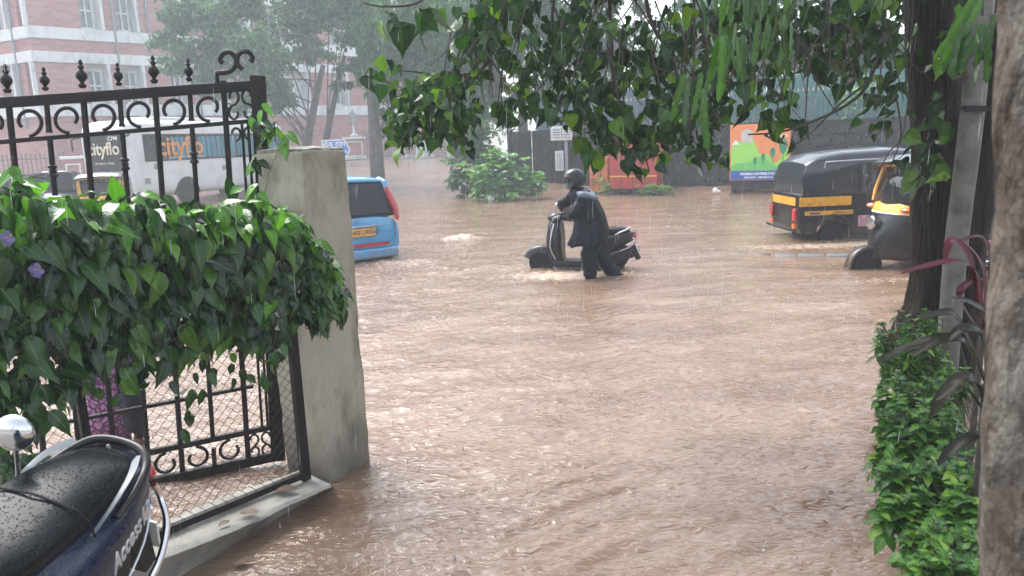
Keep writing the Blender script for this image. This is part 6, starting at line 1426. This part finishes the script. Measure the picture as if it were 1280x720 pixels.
# purple cordyline and dark broad leaves
LM_PUR = leafmat('cordyline_leaf', (.03, .005, .010), (.075, .010, .022), rough=.3, transl=.25, coat=.0, spec=.3); LM_DKP = leafmat('dark_strap_leaf', (.006, .008, .006), (.02, .018, .012), rough=.22, transl=.05, coat=.0, spec=.10)
cb = hb_(1215, 520, 3.3)
def straps(name, label, cen, specs, m_, cat='plant'):
    base = cen.copy(); base.z = 0; t = thing(name, label, cat, base)
    for (l, w_) in specs:
        pts = bez([P(*q)-base for q in l], 6); n = len(pts); mm = MB(); rings = []
        for i, p in enumerate(pts):
            f = i/(n-1); ww = w_*math.sin(PI*min(1, (f*.9+.08)))**.7; tn = (pts[min(i+1, n-1)]-pts[max(i-1, 0)]).normalized(); sd = tn.cross(Vector((0, -.35, 1))).normalized()
            up_ = sd.cross(tn); rings.append([p-sd*ww, p-up_*ww*.35, p+sd*ww])
        mm.loft(rings, cap=False, closed=False); mm.build('leaf', m_, t, smooth=60)
    MB().tube([(0, 0, 0), P(specs[0][0][0][0], specs[0][0][0][1], specs[0][0][0][2])-base], .014, 7).build('stem', BRANCH, t)
    return t
straps('cordyline', 'plant with arching dark red strap leaves in front of the pipe', cb, [
    (((1228, 420, 3.3), (1222, 345, 3.3), (1195, 326, 3.3), (1150, 334, 3.3), (1126, 342, 3.3)), .022),
    (((1228, 420, 3.3), (1215, 330, 3.3), (1197, 300, 3.35), (1186, 305, 3.35), (1180, 330, 3.35)), .024),
    (((1228, 420, 3.3), (1232, 350, 3.25), (1222, 320, 3.25), (1205, 302, 3.25)), .022),
    (((1228, 420, 3.3), (1238, 330, 3.2), (1228, 296, 3.2), (1200, 300, 3.2)), .020),
    (((1228, 420, 3.3), (1200, 372, 3.3), (1212, 352, 3.3), (1238, 348, 3.3)), .018)], LM_PUR)
straps('broad_leaf_plant', 'plant with long shiny dark bronze leaves drooping over the hedge', hb_(1225, 560, 2.9), [
    (((1232, 480, 2.9), (1205, 425, 2.9), (1165, 424, 2.9), (1120, 440, 2.95), (1100, 452, 2.95)), .028),
    (((1232, 480, 2.9), (1210, 428, 2.85), (1175, 425, 2.85), (1140, 445, 2.85)), .026),
    (((1235, 480, 2.9), (1200, 400, 2.9), (1180, 390, 2.9), (1150, 398, 2.9)), .028),
    (((1235, 480, 2.9), (1235, 400, 2.9), (1215, 378, 2.9), (1190, 372, 2.9)), .030),
    (((1235, 520, 2.8), (1205, 480, 2.75), (1180, 492, 2.75), (1165, 520, 2.75)), .030),
    (((1238, 540, 2.8), (1225, 480, 2.7), (1200, 472, 2.7), (1170, 500, 2.7)), .034),
    (((1238, 540, 2.7), (1215, 545, 2.65), (1190, 560, 2.65), (1172, 582, 2.65)), .024),
    (((1240, 500, 2.8), (1230, 420, 2.8), (1205, 410, 2.8), (1185, 425, 2.8)), .03)], LM_DKP)
q = P(18, 541, 2.1)
t = thing('handlebar_mirror', 'oval chrome rear-view mirror on a stalk at the left edge, above the scooter seat', 'mirror', q)
MB().ell((0, 0, 0), (.058, .03, .056), 20, 12).build('mirror', CHROME, t, smooth=180)
MB().tube(bez([(-.01, .01, -.05), (-.03, .02, -.16), (-.09, .03, -.26)], 4), .007, 8).build('stalk', CHROME, t)
MB().tube([(-.09, .03, -.26), (-.40, .05, -.28)], .014, 8).tube([(-.09, .03, -.26), (-.09, .03, -.30)], .016, 8).build('handlebar', BLACKPL, t)
MB().tube([(-.40, .05, -.28), (-.42, .02, -.95)], .02, 8).build('stem', BLACKPL, t)

# rain: slim falling drops
m = MB(); 
for i in range(4200):
    d = 2.2+rng.random()**.8*24; x = (rng.random()*1.7-.85)*d*.9; z = rng.random()*(1.2+.42*d)+.05; ln = .05+.07*rng.random(); r = .0007+.00009*d; lean_ = .04*ln
    m.loft([[Vector((x+lean_*k+rr*math.cos(a), d+rr*math.sin(a), z+k*ln)) for a in (0, 2.1, 4.2)] for k, rr in ((0, r*.4), (.35, r), (1, r*.15))])
tag(m.build('rain', mat('rain_drop', (.8, .82, .84), rough=.1, trans=.5, ior=1.33)), kind='stuff')
# ================= HAZE =================
hz = MB().box((0, 42, 6.2), (150, 110, 14.8)).build('haze', None and 0 or BW, smooth=0); hz.data.materials.clear()
HM_ = bpy.data.materials.new('rain_haze'); HM_.use_nodes = True; n = HM_.node_tree; n.nodes.remove(n.nodes['Principled BSDF'])
pv_ = n.nodes.new('ShaderNodeVolumePrincipled'); pv_.inputs['Color'].default_value = (.84, .93, 1, 1); pv_.inputs['Density'].default_value = .0034; pv_.inputs['Anisotropy'].default_value = .2
lk(n, pv_.outputs[0], n.nodes['Material Output'].inputs['Volume']); hz.data.materials.append(HM_); hz['kind'] = 'stuff'
